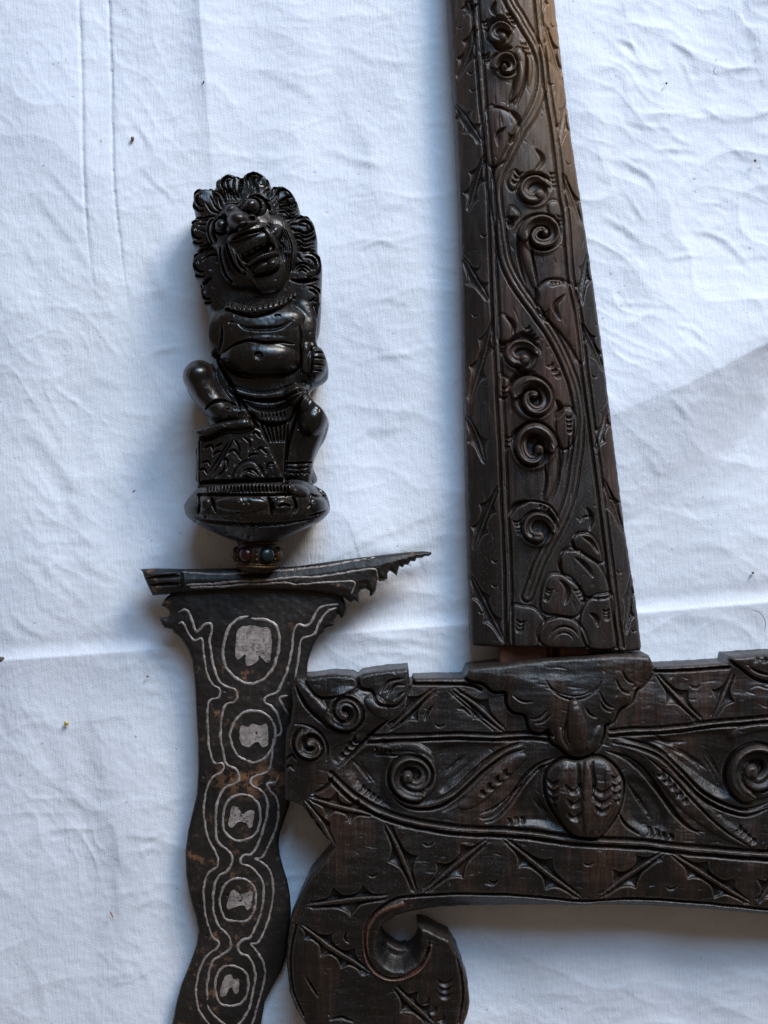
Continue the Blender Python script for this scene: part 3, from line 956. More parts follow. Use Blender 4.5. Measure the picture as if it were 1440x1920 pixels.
# scrolls
F.scroll(936, 70, 21, -10, -.80, .20, .38, 8, 7, .30, .35)
F.scroll(948, 129, 21, 170, .95, .46, .2, 9, 12, .30, .30)
F.ridge([(968, 118), (976, 142), (972, 172), (962, 198)], 6.5, 6, 1)
F.groove([(962, 150), (961, 175), (953, 202)], 3, 6)
F.groove([(984, 100), (985, 130), (979, 168), (966, 204)], 4, 7)
F.ridge([(974, 78), (984, 94), (992, 125), (990, 165)], 5, 5)
F.scroll(1001, 361, 28, -20, -.85, .18, .36, 8, 8, .30, .38)
F.scroll(1014, 443, 32, 165, 1.5, .42, .16, 13, 12, .24, .20)
F.ridge([(984, 440), (984, 470), (992, 505), (1004, 545)], 9, 7, 1)
F.groove([(996, 462), (999, 495), (1008, 540)], 3.4, 8)
F.groove([(970, 430), (971, 480), (986, 540)], 3.4, 6)
F.scroll(975, 667, 28, 0, -.85, .18, .38, 8, 8, .30, .40)
F.scroll(999, 750, 34, 190, 1.25, .42, .18, 13, 14, .30, .26)
F.scroll(998, 842, 35, 5, -1.0, .42, .22, 13, 14, .30, .34)
F.ridge([(1028, 830), (1034, 855), (1033, 895), (1022, 938)], 8, 7, 1)
F.groove([(1020, 870), (1023, 905), (1016, 940)], 3.4, 7)
F.groove([(1044, 815), (1048, 860), (1043, 905), (1030, 948)], 4, 7)
F.scroll(1006, 993, 29, 10, -.80, .18, .34, 9, 7, .42, .42)
F.scroll(930, -60, 22, 190, 1.1, .4, .18)
F.scroll(925, -250, 22, 190, 1.1, .4, .18)
for pts, hh in [(Z5(420, 960, 520, 945, 620, 990, 690, 1100, 680, 1200, 600, 1330, 560, 1400, 440, 1400), 2.6),
                (Z6(690, 720, 690, 640, 740, 570, 830, 535, 920, 545, 985, 600, 1030, 850, 1060, 1180, 950, 1030, 810, 870, 720, 790), 3.0),
                (Z6(405, 830, 450, 820, 510, 920, 500, 1000, 450, 1020, 405, 1000), 2.6), (Z5(655, 480, 700, 440, 750, 520, 745, 650, 690, 820, 620, 880, 665, 720, 690, 600), 3.4),
                (Z7(710, 960, 740, 880, 830, 870, 900, 920, 1000, 1000, 1070, 1190, 900, 1200, 850, 1130, 740, 1040), 2.8), (Z7(800, 800, 850, 755, 930, 770, 990, 850, 1010, 960, 900, 900, 830, 868), 2.8),
                (Z6(850, 1640, 860, 1580, 920, 1545, 990, 1580, 1010, 1720, 960, 1850, 880, 1850), 2.8), (Z6(405, 1290, 450, 1300, 495, 1350, 470, 1440, 405, 1450), 2.4),
                (Z6(560, 30, 480, 80, 470, 20, 500, -40), 2.2), (Z5(660, 1480, 600, 1560, 640, 1640, 700, 1560), 2.2), (Z5(940, 1760, 1030, 1740, 1050, 1880, 980, 1900), 2.4)]:
    F.poly(pts, hh * .8, 6, True, hh * 1.2, 18, 'leaf', 2.6)
for pts in [Z5(430, 290, 455, 215, 540, 185, 615, 235), Z5(690, 1620, 750, 1535, 850, 1515, 935, 1570, 965, 1660), Z6(465, 1070, 530, 1000, 640, 995, 695, 1085), Z6(475, 1420, 515, 1330, 600, 1275, 690, 1270),
            Z7(375, 160, 395, 60, 470, -10), Z6(530, 1200, 560, 1250, 640, 1280), Z5(470, 400, 540, 440, 640, 430), Z6(850, 1480, 880, 1560, 840, 1640), Z7(365, 640, 400, 570, 500, 530)]:
    F.groove(pts, 6.5, 8, 1, asym=.4)
# lens-shaped gouges and comb-like nick rows of the foliage
for p in [Z5(490, 30, 460, 100, 500, 160), Z5(835, 1290, 890, 1380, 820, 1485), Z5(580, 1110, 510, 1160, 515, 1270), Z5(620, 960, 680, 1040, 690, 1120),
          Z6(920, 650, 830, 740, 885, 860), Z6(450, 820, 510, 900, 500, 990), Z6(690, 600, 690, 700, 700, 760),
          Z7(815, 925, 900, 1000, 950, 1070), Z7(870, 780, 940, 830, 985, 900), Z7(710, 1085, 760, 1160, 740, 1260), Z7(920, 1320, 965, 1360, 980, 1420),
          Z7(900, 570, 930, 640, 920, 740)]:
    F.groove(p, 5.0, 6, 1, asym=.6)
for a, b, n, L in [(Z5(400, 180), Z5(415, 245), 3, 14), (Z5(410, 460), Z5(420, 520), 3, 13), (Z5(600, 125), Z5(640, 200), 3, 10), (Z5(740, 385), Z5(770, 470), 3, 9),
                   (Z5(630, 1165), Z5(625, 1215), 3, 14), (Z5(700, 1475), Z5(660, 1560), 3, 16), (Z5(980, 1480), Z5(1000, 1590), 4, 12), (Z5(640, 1860), Z5(630, 1910), 3, 15),
                   (Z6(490, 30), Z6(490, 90), 3, 15), (Z6(880, 20), Z6(890, 80), 3, 13), (Z6(760, 775), Z6(770, 830), 3, 18), (Z6(440, 1010), Z6(430, 1085), 4, 15),
                   (Z6(620, 905), Z6(690, 995), 4, 10), (Z6(800, 1200), Z6(860, 1280), 3, 15), (Z6(450, 1375), Z6(450, 1450), 3, 14), (Z6(950, 1610), Z6(955, 1720), 4, 13),
                   (Z7(355, 65), Z7(350, 130), 3, 13), (Z7(410, 660), Z7(430, 740), 4, 16), (Z7(640, 1140), Z7(620, 1210), 4, 17), (Z7(830, 1140), Z7(870, 1220), 4, 15),
                   (Z7(440, 1365), Z7(430, 1420), 3, 19), (Z7(1040, 1290), Z7(1045, 1340), 3, 14), (Z6(800, 570), Z6(890, 555), 4, 11), (Z7(560, 560), Z7(620, 590), 3, 10)]:
    F.nicks(a[0], b[0], n, L, 2.8, 6.5)
# stepped lappets at the foot
for pts in [Z7(640, 1560, 560, 1480, 590, 1400, 650, 1365, 720, 1350, 800, 1370, 860, 1420, 900, 1500, 890, 1560),
            Z7(375, 1290, 450, 1275, 530, 1290, 580, 1340, 600, 1380, 560, 1450, 540, 1560, 370, 1560),
            Z7(590, 1300, 590, 1150, 630, 1060, 690, 1045, 770, 1065, 830, 1120, 880, 1200, 870, 1280, 820, 1340, 700, 1330),
            Z7(860, 1400, 880, 1280, 940, 1210, 1020, 1190, 1085, 1200, 1100, 1400, 1110, 1560, 920, 1560)]:
    F.poly(pts, 2.6, 3, True, 2.0, 16, 'lappet', 3.2)
F.arc(*Z7(740, 1520)[0], 28, 195, 345, 2.5, 5)
F.arc(*Z7(740, 1530)[0], 19, 195, 345, 2, 3.5)
F.groove(Z7(720, 930, 740, 880, 800, 875, 860, 870), 2.5, 4.5)
F.groove(Z7(720, 930, 715, 1000, 740, 1050), 3.5, 6)
F.groove(Z7(800, 800, 830, 760, 880, 755, 920, 770), 2.5, 4)
F.groove(Z7(800, 800, 820, 860, 860, 880), 3, 5)
F.groove(Z7(850, 680, 890, 640, 960, 640), 2.5, 4)
F.groove(Z6(690, 700, 690, 620, 740, 560, 800, 530, 900, 540, 980, 570), 2.4, 4)
F.groove(Z5(430, 950, 500, 930, 560, 945, 620, 985), 2.2, 4.5)
F.groove(Z6(400, 1290, 450, 1300, 490, 1350), 2.2, 4)
F.groove(Z7(370, 580, 440, 540, 540, 530, 640, 560, 700, 640, 710, 700), 2.5, 5)
F.groove(Z7(620, 590, 660, 640, 670, 690), 5, 5)
F.groove(Z6(560, 950, 640, 980, 690, 1040), 8, 5)
F.groove(Z6(850, 1640, 860, 1580, 920, 1550, 970, 1560), 2.6, 5)
F.groove(Z7(700, 60, 730, 200, 700, 400), 3, 3)
F.groove(Z7(770, 60, 770, 180, 760, 300), 2, 4)
# zigzag thorn leaves on both border facets
for a in [Z5(320, 220, 180, 650), Z5(160, 850, 390, 1240), Z5(400, 1330, 270, 1800), Z6(120, 320, 330, 700), Z6(350, 850, 170, 1500),
          Z6(145, 1580, 300, 1990), Z7(280, 420, 110, 880), Z7(80, 1040, 330, 1540), Z5(250, 0, 320, 130)]:
    F.wedge(a[0], a[1], 5.0, 7.5)
for a in [Z5(920, 200, 1100, 720), Z5(1110, 830, 1040, 1260), Z5(1070, 1480, 1250, 1920), Z6(1120, 290, 1050, 740), Z6(1060, 870, 1250, 1250),
          Z6(1290, 1490, 1170, 1900), Z7(1030, 370, 1180, 750), Z7(1240, 1030, 1190, 1480), Z5(930, -250, 890, 100)]:
    F.wedge(a[0], a[1], 4.5, 7.0, 9)
for c in [Z5(200, 200), Z5(310, 750), Z5(290, 600), Z6(220, 790), Z6(290, 160), Z7(260, 940), Z7(170, 1310), Z7(260, 1120)]:
    F.arc(c[0][0], c[0][1], 5, 20, 200, 1.8, 3)
for c in [Z5(1000, 190), Z5(980, 700), Z5(1130, 1380), Z6(1200, 860), Z6(1170, 1280), Z7(1145, 1020), Z7(1255, 1440), Z7(1100, 500)]:
    F.arc(c[0][0], c[0][1], 5, 20, 200, 1.8, 3)
F.marks(260, 26, 2.2, 86, 12, 1.5, 3); F.marks(120, 12, 2.0, 20, 60, 1.4, 4)
F.round_edge(7, 9)
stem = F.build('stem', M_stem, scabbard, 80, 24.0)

# tenon that shows in the gap between stem and crosspiece
F = Field(lin([(938, 1150), (1105, 1150), (1105, 1300), (936, 1300)], 6, True), 3, 46)
F.rough(1.0, 20, 5, 2, .5)
F.groove([(1030, 1150), (1030, 1300)], 6, 10, 0)
F.groove([(1042, 1150), (1043, 1300)], 8, 16, 0)
F.round_edge(5, 5)
F.Z += 20
F.build('tenon', M_tenon, scabbard, 66, 28.0)

# ------------------------------------------------------------------ scabbard: crosspiece
top = (Z8(110, 150, 180, 150, 330, 130, 440, 134, 470, 152, 500, 126, 640, 104, 768, 95, 776, 178, 790, 180, 800, 156, 1095, 150, 1110, 112)
       + Z9(-60, 133, 0, 125, 300, 90, 700, 65, 830, 70, 862, 130, 1100, 118, 1228, 110, 1240, 78, 1330, 70, 1440, 64)
       + [(1480, 1222), (1560, 1218), (1640, 1214), (1720, 1222), (1780, 1250), (1810, 1300), (1820, 1400), (1810, 1480), (1780, 1530), (1745, 1600), (1780, 1660), (1815, 1750), (1810, 1850), (1770, 1960), (1690, 2010), (1600, 1990), (1545, 1930),
          (1530, 1860), (1550, 1800), (1590, 1765), (1612, 1780), (1620, 1820), (1650, 1820), (1680, 1790), (1680, 1760), (1650, 1738), (1560, 1722)])
under = [(x, y + 4) for x, y in Z9(1440, 1358, 1000, 1322, 600, 1310, 0, 1322)]
hook = ([(x, y + 3) for x, y in Z10(1200, 208, 1000, 216, 900, 224, 800, 248)]
        + [(x - 2, y + 9 + 5 * (x > 765)) for x, y in crom(Z10(780, 254, 722, 296, 703, 350, 722, 410, 770, 455, 820, 485, 862, 488, 900, 470, 940, 440, 958, 400, 966, 360, 974, 342), 3).tolist()]
        + [(x, y + 12) for x, y in Z10(950, 322, 944, 296, 985, 300, 1040, 322, 1090, 352)]
        + [(x, y + 5) for x, y in Z10(1160, 408, 1215, 500, 1250, 600, 1285, 700, 1300, 850, 1285, 930, 1255, 1010)]
        + [(855, 1960), (820, 2000), (760, 2035), (690, 2040), (630, 2005), (590, 1960)]
        + Z10(180, 1010, 120, 920, 80, 800, 60, 600, 68, 450, 90, 300, 150, 150, 220, 0))
left = Z8(290, 1200, 335, 1140, 230, 1010, 150, 900, 100, 880, 50, 870, 45, 780, 48, 600, 55, 460, 80, 412, 92, 300, 82, 220)
cp_out = lin(top + under + hook + left, 3, True)
F = Field(cp_out, 1.6, 84, 1.0)
# overall swell of the block: fullest along the middle, falling to the hooks
F.Z = 102 - 24 * sstep((F.Y - 1590) / 330) - 8 * sstep((1330 - F.Y) / 80) - 10 * sstep((640 - F.X) / 120) - 10 * sstep((F.X - 1650) / 150)
F.rough(2.6, 60, 7, .5, 1.3)
F.rough(.8, 22, 41, .4, 1.6)
# lower border falls away from the raised line
mainline = [(622, 1450), (648, 1475), (673, 1495), (712, 1517), (760, 1533), (808, 1543), (871, 1551), (930, 1553), (980, 1557), (1087, 1570), (1200, 1576), (1275, 1585), (1440, 1598), (1620, 1604), (1720, 1560)]
F.groove([(x, y - 7) for x, y in mainline], 5, 6, 0)
F.groove([(x - 2, y + 7) for x, y in mainline], 5, 6.5, 0)
F.ridge(mainline, 4.6, 3.5, 0, region='border_rib')
F.groove(mainline, 1.6, 2, 0)
upl = [(690, 1381), (760, 1378), (850, 1375), (930, 1377), (985, 1374), (1030, 1378)]
upr = [(1140, 1370), (1180, 1366), (1237, 1364), (1340, 1352), (1440, 1343), (1640, 1328)]
for p in (upl, upr):
    F.groove([(x, y - 5) for x, y in p], 4, 5.5, 0)
    F.groove([(x, y + 6) for x, y in p], 4.2, 6, 0)
    F.ridge(p, 4.2, 2.2, 0, region='border_rib')
# rim along the underside, running round into the hook
rim = Z10(1020, 480, 990, 560, 940, 630, 850, 680, 760, 690, 690, 660, 630, 600, 600, 520, 590, 420, 600, 330, 640, 260, 700, 200, 800, 140, 900, 122) + [(860, 1670), (980, 1673), (1087, 1684), (1162, 1679), (1237, 1681), (1340, 1690), (1440, 1700), (1560, 1712)]
F.groove(rim, 3.5, 6.5, 0)
rim2 = [(x, y) for x, y in rim]
# funnel inside the hook: sink between rim and opening
fun = Z10(1000, 500, 960, 600, 860, 655, 780, 660, 710, 620, 660, 560, 645, 480, 650, 400, 690, 320, 780, 250, 900, 226, 960, 300, 980, 340)
sd, _, _, ins = F.sdist(np.array(lin(fun, 4, True)), 60)
F.Z -= 34 * sstep(sd / 26) * ins
F.ridge(Z10(1030, 470, 1000, 570, 940, 640, 850, 685, 760, 692, 690, 665, 620, 600, 600, 500, 600, 380, 640, 290, 720, 220, 840, 170), 5.0, 4.0, 0, region='hook_rim')
for pts in [Z8(960, 545, 1300, 535, 1180, 640, 1060, 740, 960, 800, 940, 650), Z9(800, 490, 1200, 450, 1230, 600, 1200, 760, 1050, 680, 900, 540),
            Z9(300, 620, 315, 800, 400, 920, 300, 905, 160, 870, 230, 720), Z9(715, 690, 800, 700, 900, 830, 900, 920, 800, 930, 715, 850), Z8(420, 640, 540, 560, 640, 620, 620, 800, 660, 900, 560, 860, 460, 760)]:
    F.poly(pts, -8, 18)
F.ridge(Z8(1060, 900, 1150, 850, 1260, 740, 1380, 640, 1450, 600), 17, 7, 1)
F.ridge(Z9(690, 520, 850, 590, 970, 730, 1080, 840, 1220, 940, 1360, 1010), 19, 7, 1)
F.ridge([(1150, 1385), (1240, 1420), (1330, 1480), (1400, 1510)], 12, 4, 1)
F.ell(*Z8(470, 330)[0], 62, 40, 20, 0, 9, add=True, p=.8)
# central shield of scalloped petals
shield = Z9(-80, 140, 0, 100, 300, 70, 700, 45, 860, 60, 850, 150, 800, 215, 765, 240, 740, 296, 690, 326, 672, 350, 650, 395, 610, 410, 600, 470, 570, 530, 520, 562, 480, 570, 430, 556,
            390, 520, 345, 490, 333, 430, 290, 452, 240, 430, 218, 362, 160, 345, 130, 310, 122, 250, 60, 245, 10, 205, -60, 190)
F.poly(shield, 6, 5, True, 15, 75, 'shield', 8)
F.arc(*Z9(455, 130)[0], 56, 20, 160, 2.6, 4.5)
F.arc(*Z9(455, 100)[0], 62, 30, 150, 2.0, 3)
for p in [Z9(660, 180, 690, 235, 740, 260), Z9(690, 140, 720, 190, 760, 210), Z9(580, 245, 610, 300, 660, 330), Z9(585, 290, 600, 320, 640, 345), Z9(505, 310, 530, 350, 570, 375),
          Z9(150, 260, 200, 290, 260, 290), Z9(230, 380, 280, 370, 320, 330), Z9(250, 400, 300, 390, 340, 350)]:
    F.groove(p, 2.6, 4.5)
F.ridge(Z9(450, 270, 458, 340, 470, 430, 485, 540), 13, 12, 1, w1=24)
F.ridge(Z9(380, 420, 400, 490, 450, 545), 10, 5, 1); F.ridge(Z9(585, 410, 560, 480, 520, 535), 10, 5, 1)
F.groove(Z9(420, 380, 400, 450, 430, 530), 4, 4)
# bud below the shield
bud = Z9(400, 580, 470, 585, 540, 570, 600, 575, 660, 620, 700, 690, 700, 760, 680, 830, 640, 900, 580, 965, 520, 972, 450, 950, 390, 880, 340, 800, 318, 720, 330, 640)
F.poly(bud, 4, 5, True, 15, 40, 'bud', 9)
F.ridge(Z9(515, 575, 520, 680, 515, 800, 520, 950), 9, 8, 1)
F.ridge(Z9(420, 600, 385, 720, 420, 850, 490, 950), 14, 5, 1); F.ridge(Z9(620, 600, 640, 720, 610, 840, 550, 945), 14, 5, 1)
F.groove(Z9(470, 580, 480, 640, 478, 700, 500, 780), 5, 5)
F.groove(Z9(548, 575, 545, 640, 552, 700, 530, 800), 5, 5)
for a, b, n, L in [(Z9(350, 670), Z9(350, 790), 4, 22), (Z9(450, 690), Z9(455, 830), 3, 34), (Z9(660, 650), Z9(665, 770), 4, 20), (Z9(590, 700), Z9(590, 800), 3, 36)]:
    F.nicks(a[0], b[0], n, L, 4.0, 8, .4)
# left S-vine, its scroll and its leaf
sl = Z8(660, 800, 700, 850, 780, 885, 900, 885, 1020, 830, 1120, 740, 1220, 650, 1330, 575, 1440, 540)
F.groove([(x, y - 6) for x, y in sl[3:]], 5, 8, 1)
F.groove([(x + 3, y + 7) for x, y in sl], 4.6, 8, 1)
F.ridge(sl, 6, 4.5, 1, region='vine')
F.scroll(774, 1450, 38, 60, 1.35, .26, .26, 9, 13, .30, .26)
F.ridge(Z8(560, 580, 640, 555, 740, 540, 830, 560, 900, 620, 925, 700), 9, 5, 1)
F.groove(Z8(570, 600, 650, 595, 720, 600), 2.6, 6)
F.nicks(Z8(570, 570)[0], Z8(650, 575)[0], 4, 14, 3, 7)
lf = Z9(0, 880, 60, 860, 130, 790, 200, 690, 280, 610, 370, 575)
F.groove(lf, 4.6, 8, 1)
F.groove([(x + 4, y + 7) for x, y in lf], 3.4, 6, 1)
F.nicks(Z9(140, 640)[0], Z9(20, 740)[0], 4, 16, 4.2, 9, .5)
F.groove(Z8(1180, 940, 1300, 880, 1440, 760), 3, 6)
F.groove(Z8(960, 930, 1040, 880, 1100, 830), 3, 4)
F.nicks(Z8(1340, 985)[0], Z8(1420, 980)[0], 3, 14, 3.4, 7)
F.nicks(Z8(490, 790)[0], Z8(580, 850)[0], 4, 14, 3.2, 6)
for a, b in [(Z8(980, 700), Z8(1090, 600)), (Z8(1010, 760), Z8(1140, 650)), (Z9(830, 470), Z9(1000, 520)), (Z9(950, 520), Z9(1120, 640)), (Z9(1120, 560), Z9(1200, 700)), (Z9(740, 720), Z9(840, 880)), (Z9(240, 760), Z9(330, 880)), (Z8(450, 620), Z8(560, 760)), (Z8(600, 500), Z8(660, 520))]:
    p, q = np.array(a[0]), np.array(b[0])
    for k_ in range(3):
        o = np.array([RNG.uniform(-9, 9), RNG.uniform(-9, 9)])
        F.groove([p + o, (p + q) / 2 + o * .4 + RNG.uniform(-4, 4, 2), q + o], 4.0, 1.8, 1)
# right S-vine
for off, w in ((0, 5), (34, 5)):
    pts = [(x, y + off * .35) for x, y in Z9(640, 470, 760, 490, 880, 540, 990, 640, 1090, 740, 1200, 800, 1310, 830, 1440, 790)]
    F.groove(pts, w, 8, 1)
F.ridge(Z9(700, 500, 860, 545, 970, 640, 1070, 740, 1180, 810, 1300, 845, 1420, 820), 4, 3.2, 1, region='vine')
for p in [Z9(610, 540, 700, 570, 790, 640, 880, 750, 970, 870, 1040, 930, 1110, 945), Z9(640, 545, 740, 580, 830, 660, 920, 790, 1000, 890, 1090, 960)]:
    F.groove(p, 4.6, 8, 1)
F.groove(Z9(800, 550, 950, 680, 1080, 820, 1200, 930, 1350, 1030), 3.4, 6, 1)
F.nicks(Z9(880, 640)[0], Z9(1000, 775)[0], 5, 16, 4, 9, .5)
F.nicks(Z9(1265, 920)[0], Z9(1335, 980)[0], 4, 16, 3.6, 8, .4)
F.nicks(Z9(820, 940)[0], Z9(925, 965)[0], 4, 18, 3.6, 8, .4)
F.groove(Z9(680, 850, 720, 910, 790, 960), 4, 6)
F.groove(Z9(1360, 1030, 1415, 1040, 1425, 1000), 2.6, 5)
F.scroll(1410, 1440, 44, 100, 1.25, .30, .34, 12, 13, .30, .28)
F.ridge(Z9(1220, 480, 1300, 440, 1400, 420, 1470, 450), 9, 4, 1)
F.scroll(1620, 1420, 40, 100, 1.25, .30, .34, 12, 13, .30, .28)
# upper border: crossed thorn leaves
for p in [(Z8(640, 465, 930, 205)), (Z8(1340, 470, 1020, 205)), (Z9(1105, 405, 868, 160)), (Z9(1140, 395, 1252, 150)), [(1475, 1335), (1540, 1250)]]:
    F.bar(p[0], p[1], 5, 7, None, 15, 2)
F.groove(Z8(680, 450, 820, 330, 900, 220), 2, 5); F.groove(Z8(1280, 470, 1120, 330, 990, 215), 2.2, 5)
F.groove(Z8(860, 400, 880, 350, 910, 310), 3, 5); F.groove(Z8(1130, 370, 1090, 330, 1050, 330), 3, 5)
# strip along the upper edge
F.groove([(775, 1279), (830, 1280), (880, 1282), (900, 1290)], 3.5, 7, 0)
F.groove([(1225, 1257), (1290, 1254), (1362, 1249)], 3.5, 7, 0)
# lower border: leaves between rim and line
for p in [Z8(630, 985, 815, 1405), Z8(1240, 1080, 845, 1405), Z9(105, 970, 505, 1278), Z9(910, 1040, 575, 1275), Z9(930, 1040, 1345, 1302), Z9(1530, 1100, 1370, 1300), Z8(180, 845, 570, 945), [(1480, 1615), (1560, 1690)]]:
    F.bar(p[0], p[1], 5.5, 8, None, 18, 3)
F.bar(Z8(155, 860)[0], Z8(345, 1135)[0], 6, 8, None, 8, 2)
F.bar(Z8(160, 1485)[0], Z8(660, 1420)[0], 6, 8, None, 20, 3, 0, (-1, 1))
F.bar(Z10(150, 320)[0], Z10(640, 660)[0], 6, 8, None, 17, 4)
F.bar(Z10(1060, 1010)[0], Z10(780, 740)[0], 6, 8, None, 17, 3)
F.groove(Z10(190, 680, 240, 760, 280, 830), 3, 5); F.arc(*Z10(500, 400)[0], 12, 100, 230, 2.4, 4)
F.groove(Z10(130, 330, 95, 500, 90, 640, 110, 800, 180, 960), 2.4, 4.5, 0)
F.groove(Z10(1215, 560, 1240, 680, 1250, 820, 1225, 1000), 2.4, 4.5, 0)
F.nicks(Z10(1130, 690)[0], Z10(1130, 790)[0], 3, 30, 3.5, 6, .3); F.nicks(Z10(990, 840)[0], Z10(1100, 960)[0], 3, 22, 3.4, 6, .3)
F.groove(Z10(350, 980, 430, 960, 520, 990), 3.4, 6)
F.groove(Z10(1025, 420, 1020, 500, 990, 560), 2.4, 5)
for c in [Z8(560, 1270), Z8(880, 1090), Z8(1250, 1320), Z8(950, 400), Z9(530, 1080), Z9(1060, 205), Z9(940, 1200), Z9(60, 1170)]:
    F.arc(c[0][0], c[0][1], 10, 20, 150, 2.4, 4)
# left end: beaked animal head curling over two scrolls
F.scroll(648, 1329, 30, 175, -1.2, .32, .22, 9, 12, .32, .24)
F.ridge(Z8(125, 175, 200, 260, 290, 360, 330, 420), 11, 9, 1, region='horn')
F.groove(Z8(110, 200, 170, 310, 250, 390, 310, 450), 4, 9)
F.ridge(Z8(520, 260, 590, 310, 640, 380), 15, 7, 1)
F.groove(Z8(660, 390, 560, 470, 430, 600, 350, 680), 4, 11)
F.poly(Z8(640, 395, 560, 500, 420, 620, 340, 640, 330, 560, 420, 520, 500, 490), -3, 6)
F.nicks(Z8(480, 500)[0], Z8(400, 590)[0], 4, 18, 4, 9, .45)
F.scroll(584, 1394, 26, 250, -1.0, .30, .26, 8, 12, .44, .22)
F.poly(Z8(180, 152, 330, 132, 440, 136, 470, 170, 455, 215, 330, 255, 240, 250), 5, 5, True, 3, 14, 'leaf', 6)
F.poly(Z8(500, 128, 640, 106, 766, 98, 770, 200, 700, 300, 600, 290, 560, 220, 490, 200), 5, 5, True, 3, 14, 'leaf', 6)
F.groove(Z8(600, 240, 650, 170, 740, 150), 3, 6); F.groove(Z8(640, 260, 690, 190, 750, 190), 3, 6); F.groove(Z8(680, 280, 720, 240, 750, 230), 2.4, 5)
F.poly(Z9(1240, 85, 1330, 74, 1440, 68, 1560, 80, 1560, 190, 1440, 200, 1360, 180, 1290, 130), 5, 5, True, 3, 14, 'leaf', 6)
F.groove(Z9(1330, 130, 1390, 155, 1440, 165), 3, 7); F.nicks(Z9(1350, 85)[0], Z9(1430, 90)[0], 3, 14, 3, 6)
F.groove(Z8(50, 640, 90, 600, 120, 640), 3, 6); F.groove(Z8(50, 690, 80, 660, 110, 690), 3, 5)
F.groove(Z8(200, 830, 290, 780, 340, 710), 4, 7)
F.groove(Z8(100, 420, 180, 425, 260, 470, 300, 560, 290, 640), 3, 6)
F.marks(420, 30, 2.4, 2, 14, 1.6, 5); F.marks(200, 13, 2.2, 60, 60, 1.5, 6); F.marks(60, 9, 2.2, 60, 60, 1.5, 16)
F.round_edge(7, 9)
# the underside slopes away below its rim
low = (F.Y > 1640) & (F.Y < 1730)
yr = np.interp(F.X, [760, 800, 860, 980, 1087, 1162, 1237, 1340, 1440, 1490], [1678, 1672, 1670, 1673, 1684, 1679, 1681, 1690, 1700, 1705])
F.Z -= np.where(low, 22 * sstep((F.Y - yr) / 26), 0) * sstep((F.X - 745) / 90) * sstep((1580 - F.X) / 60)
M_rim = wood('rubbed_rim_wood', (.020, .011, .008), (.17, .062, .03), (.16, .08, .05), 0, (.3, .5), 1, .2, .4, amount=1.0)
cross = F.build('crosspiece', M_cross, scabbard, 74, 6.0)
for ch in cross.children:
    if ch.name.startswith('hook_rim'):
        ch.data.materials[0] = M_rim
        ch['label'] = 'reddish rubbed rim round the hook'

# ------------------------------------------------------------------ dagger: blade
dagger = empty('dagger', (0, 0, 0))
tag(dagger, 'wavy black iron dagger with silver inlay and a black carved squatting demon as its handle', 'dagger')


def tilt(y):
    return np.interp(y, [1000, 1100, 1300, 1600, 1950, 2600], [52, 49, 43, 30, 16, 10])


bl_left = (Z3(240, 232, 178, 284, 165, 296, 150, 326, 170, 332, 186, 346, 190, 362, 178, 376, 144, 380, 150, 405, 165, 425, 200, 432, 208, 448, 228, 462, 250, 490, 272, 525, 288, 570, 297, 640, 302, 700, 306, 800, 310, 900)
           + Z4(250, 20, 250, 250, 240, 400, 215, 500, 182, 640, 162, 780, 165, 940, 190, 1090, 228, 1225, 246, 1320, 232, 1420, 185, 1550, 132, 1680, 97, 1800, 74, 1920))
tip = [(312, 1960), (308, 2010), (318, 2070), (332, 2130), (334, 2190), (322, 2250), (308, 2310), (300, 2370), (306, 2440), (318, 2500), (322, 2560), (324, 2600),
       (332, 2580), (348, 2500), (356, 2430), (370, 2350), (392, 2270), (410, 2190), (420, 2110), (436, 2040), (468, 1980), (484, 1945)]
bl_right = (Z4(672, 1920, 690, 1810, 745, 1700, 805, 1590, 838, 1490, 860, 1330, 868, 1180, 862, 1080, 845, 985, 815, 890, 792, 800, 786, 730, 795, 660, 830, 560, 858, 480)
            + [(546, 1490), (548, 1440), (548, 1380), (550, 1330), (556, 1295), (568, 1275)]
            + Z3(805, 640, 808, 590, 818, 550, 835, 505, 850, 480, 866, 456, 884, 442, 884, 430, 904, 420, 926, 416, 930, 402, 922, 398, 940, 372, 944, 350, 958, 384, 974, 372, 984, 340, 978, 312, 970, 292, 930, 232))
bl_out = lin(bl_left + tip + bl_right, 4, True)
F = Field(bl_out, 1.9, 0)
F.Z = tilt(F.Y) + 6.0 * np.clip(F.SD / 75, 0, 1) ** .8
F.rough(1.2, 30, 9); F.rough(.5, 11, 19)
F.marks(200, 22, .9, 88, 25, 1.9, 13); F.marks(80, 6, 1.6, 10, 60, 2.0, 14)
F.round_edge(9, 5)
F.groove(Z4(225, 520, 200, 640, 195, 740), 2, 2.0)
blade = F.build('blade', M_iron, dagger, 40, lambda y: tilt(y) - 9)
FB = F
k_bl = K(40)


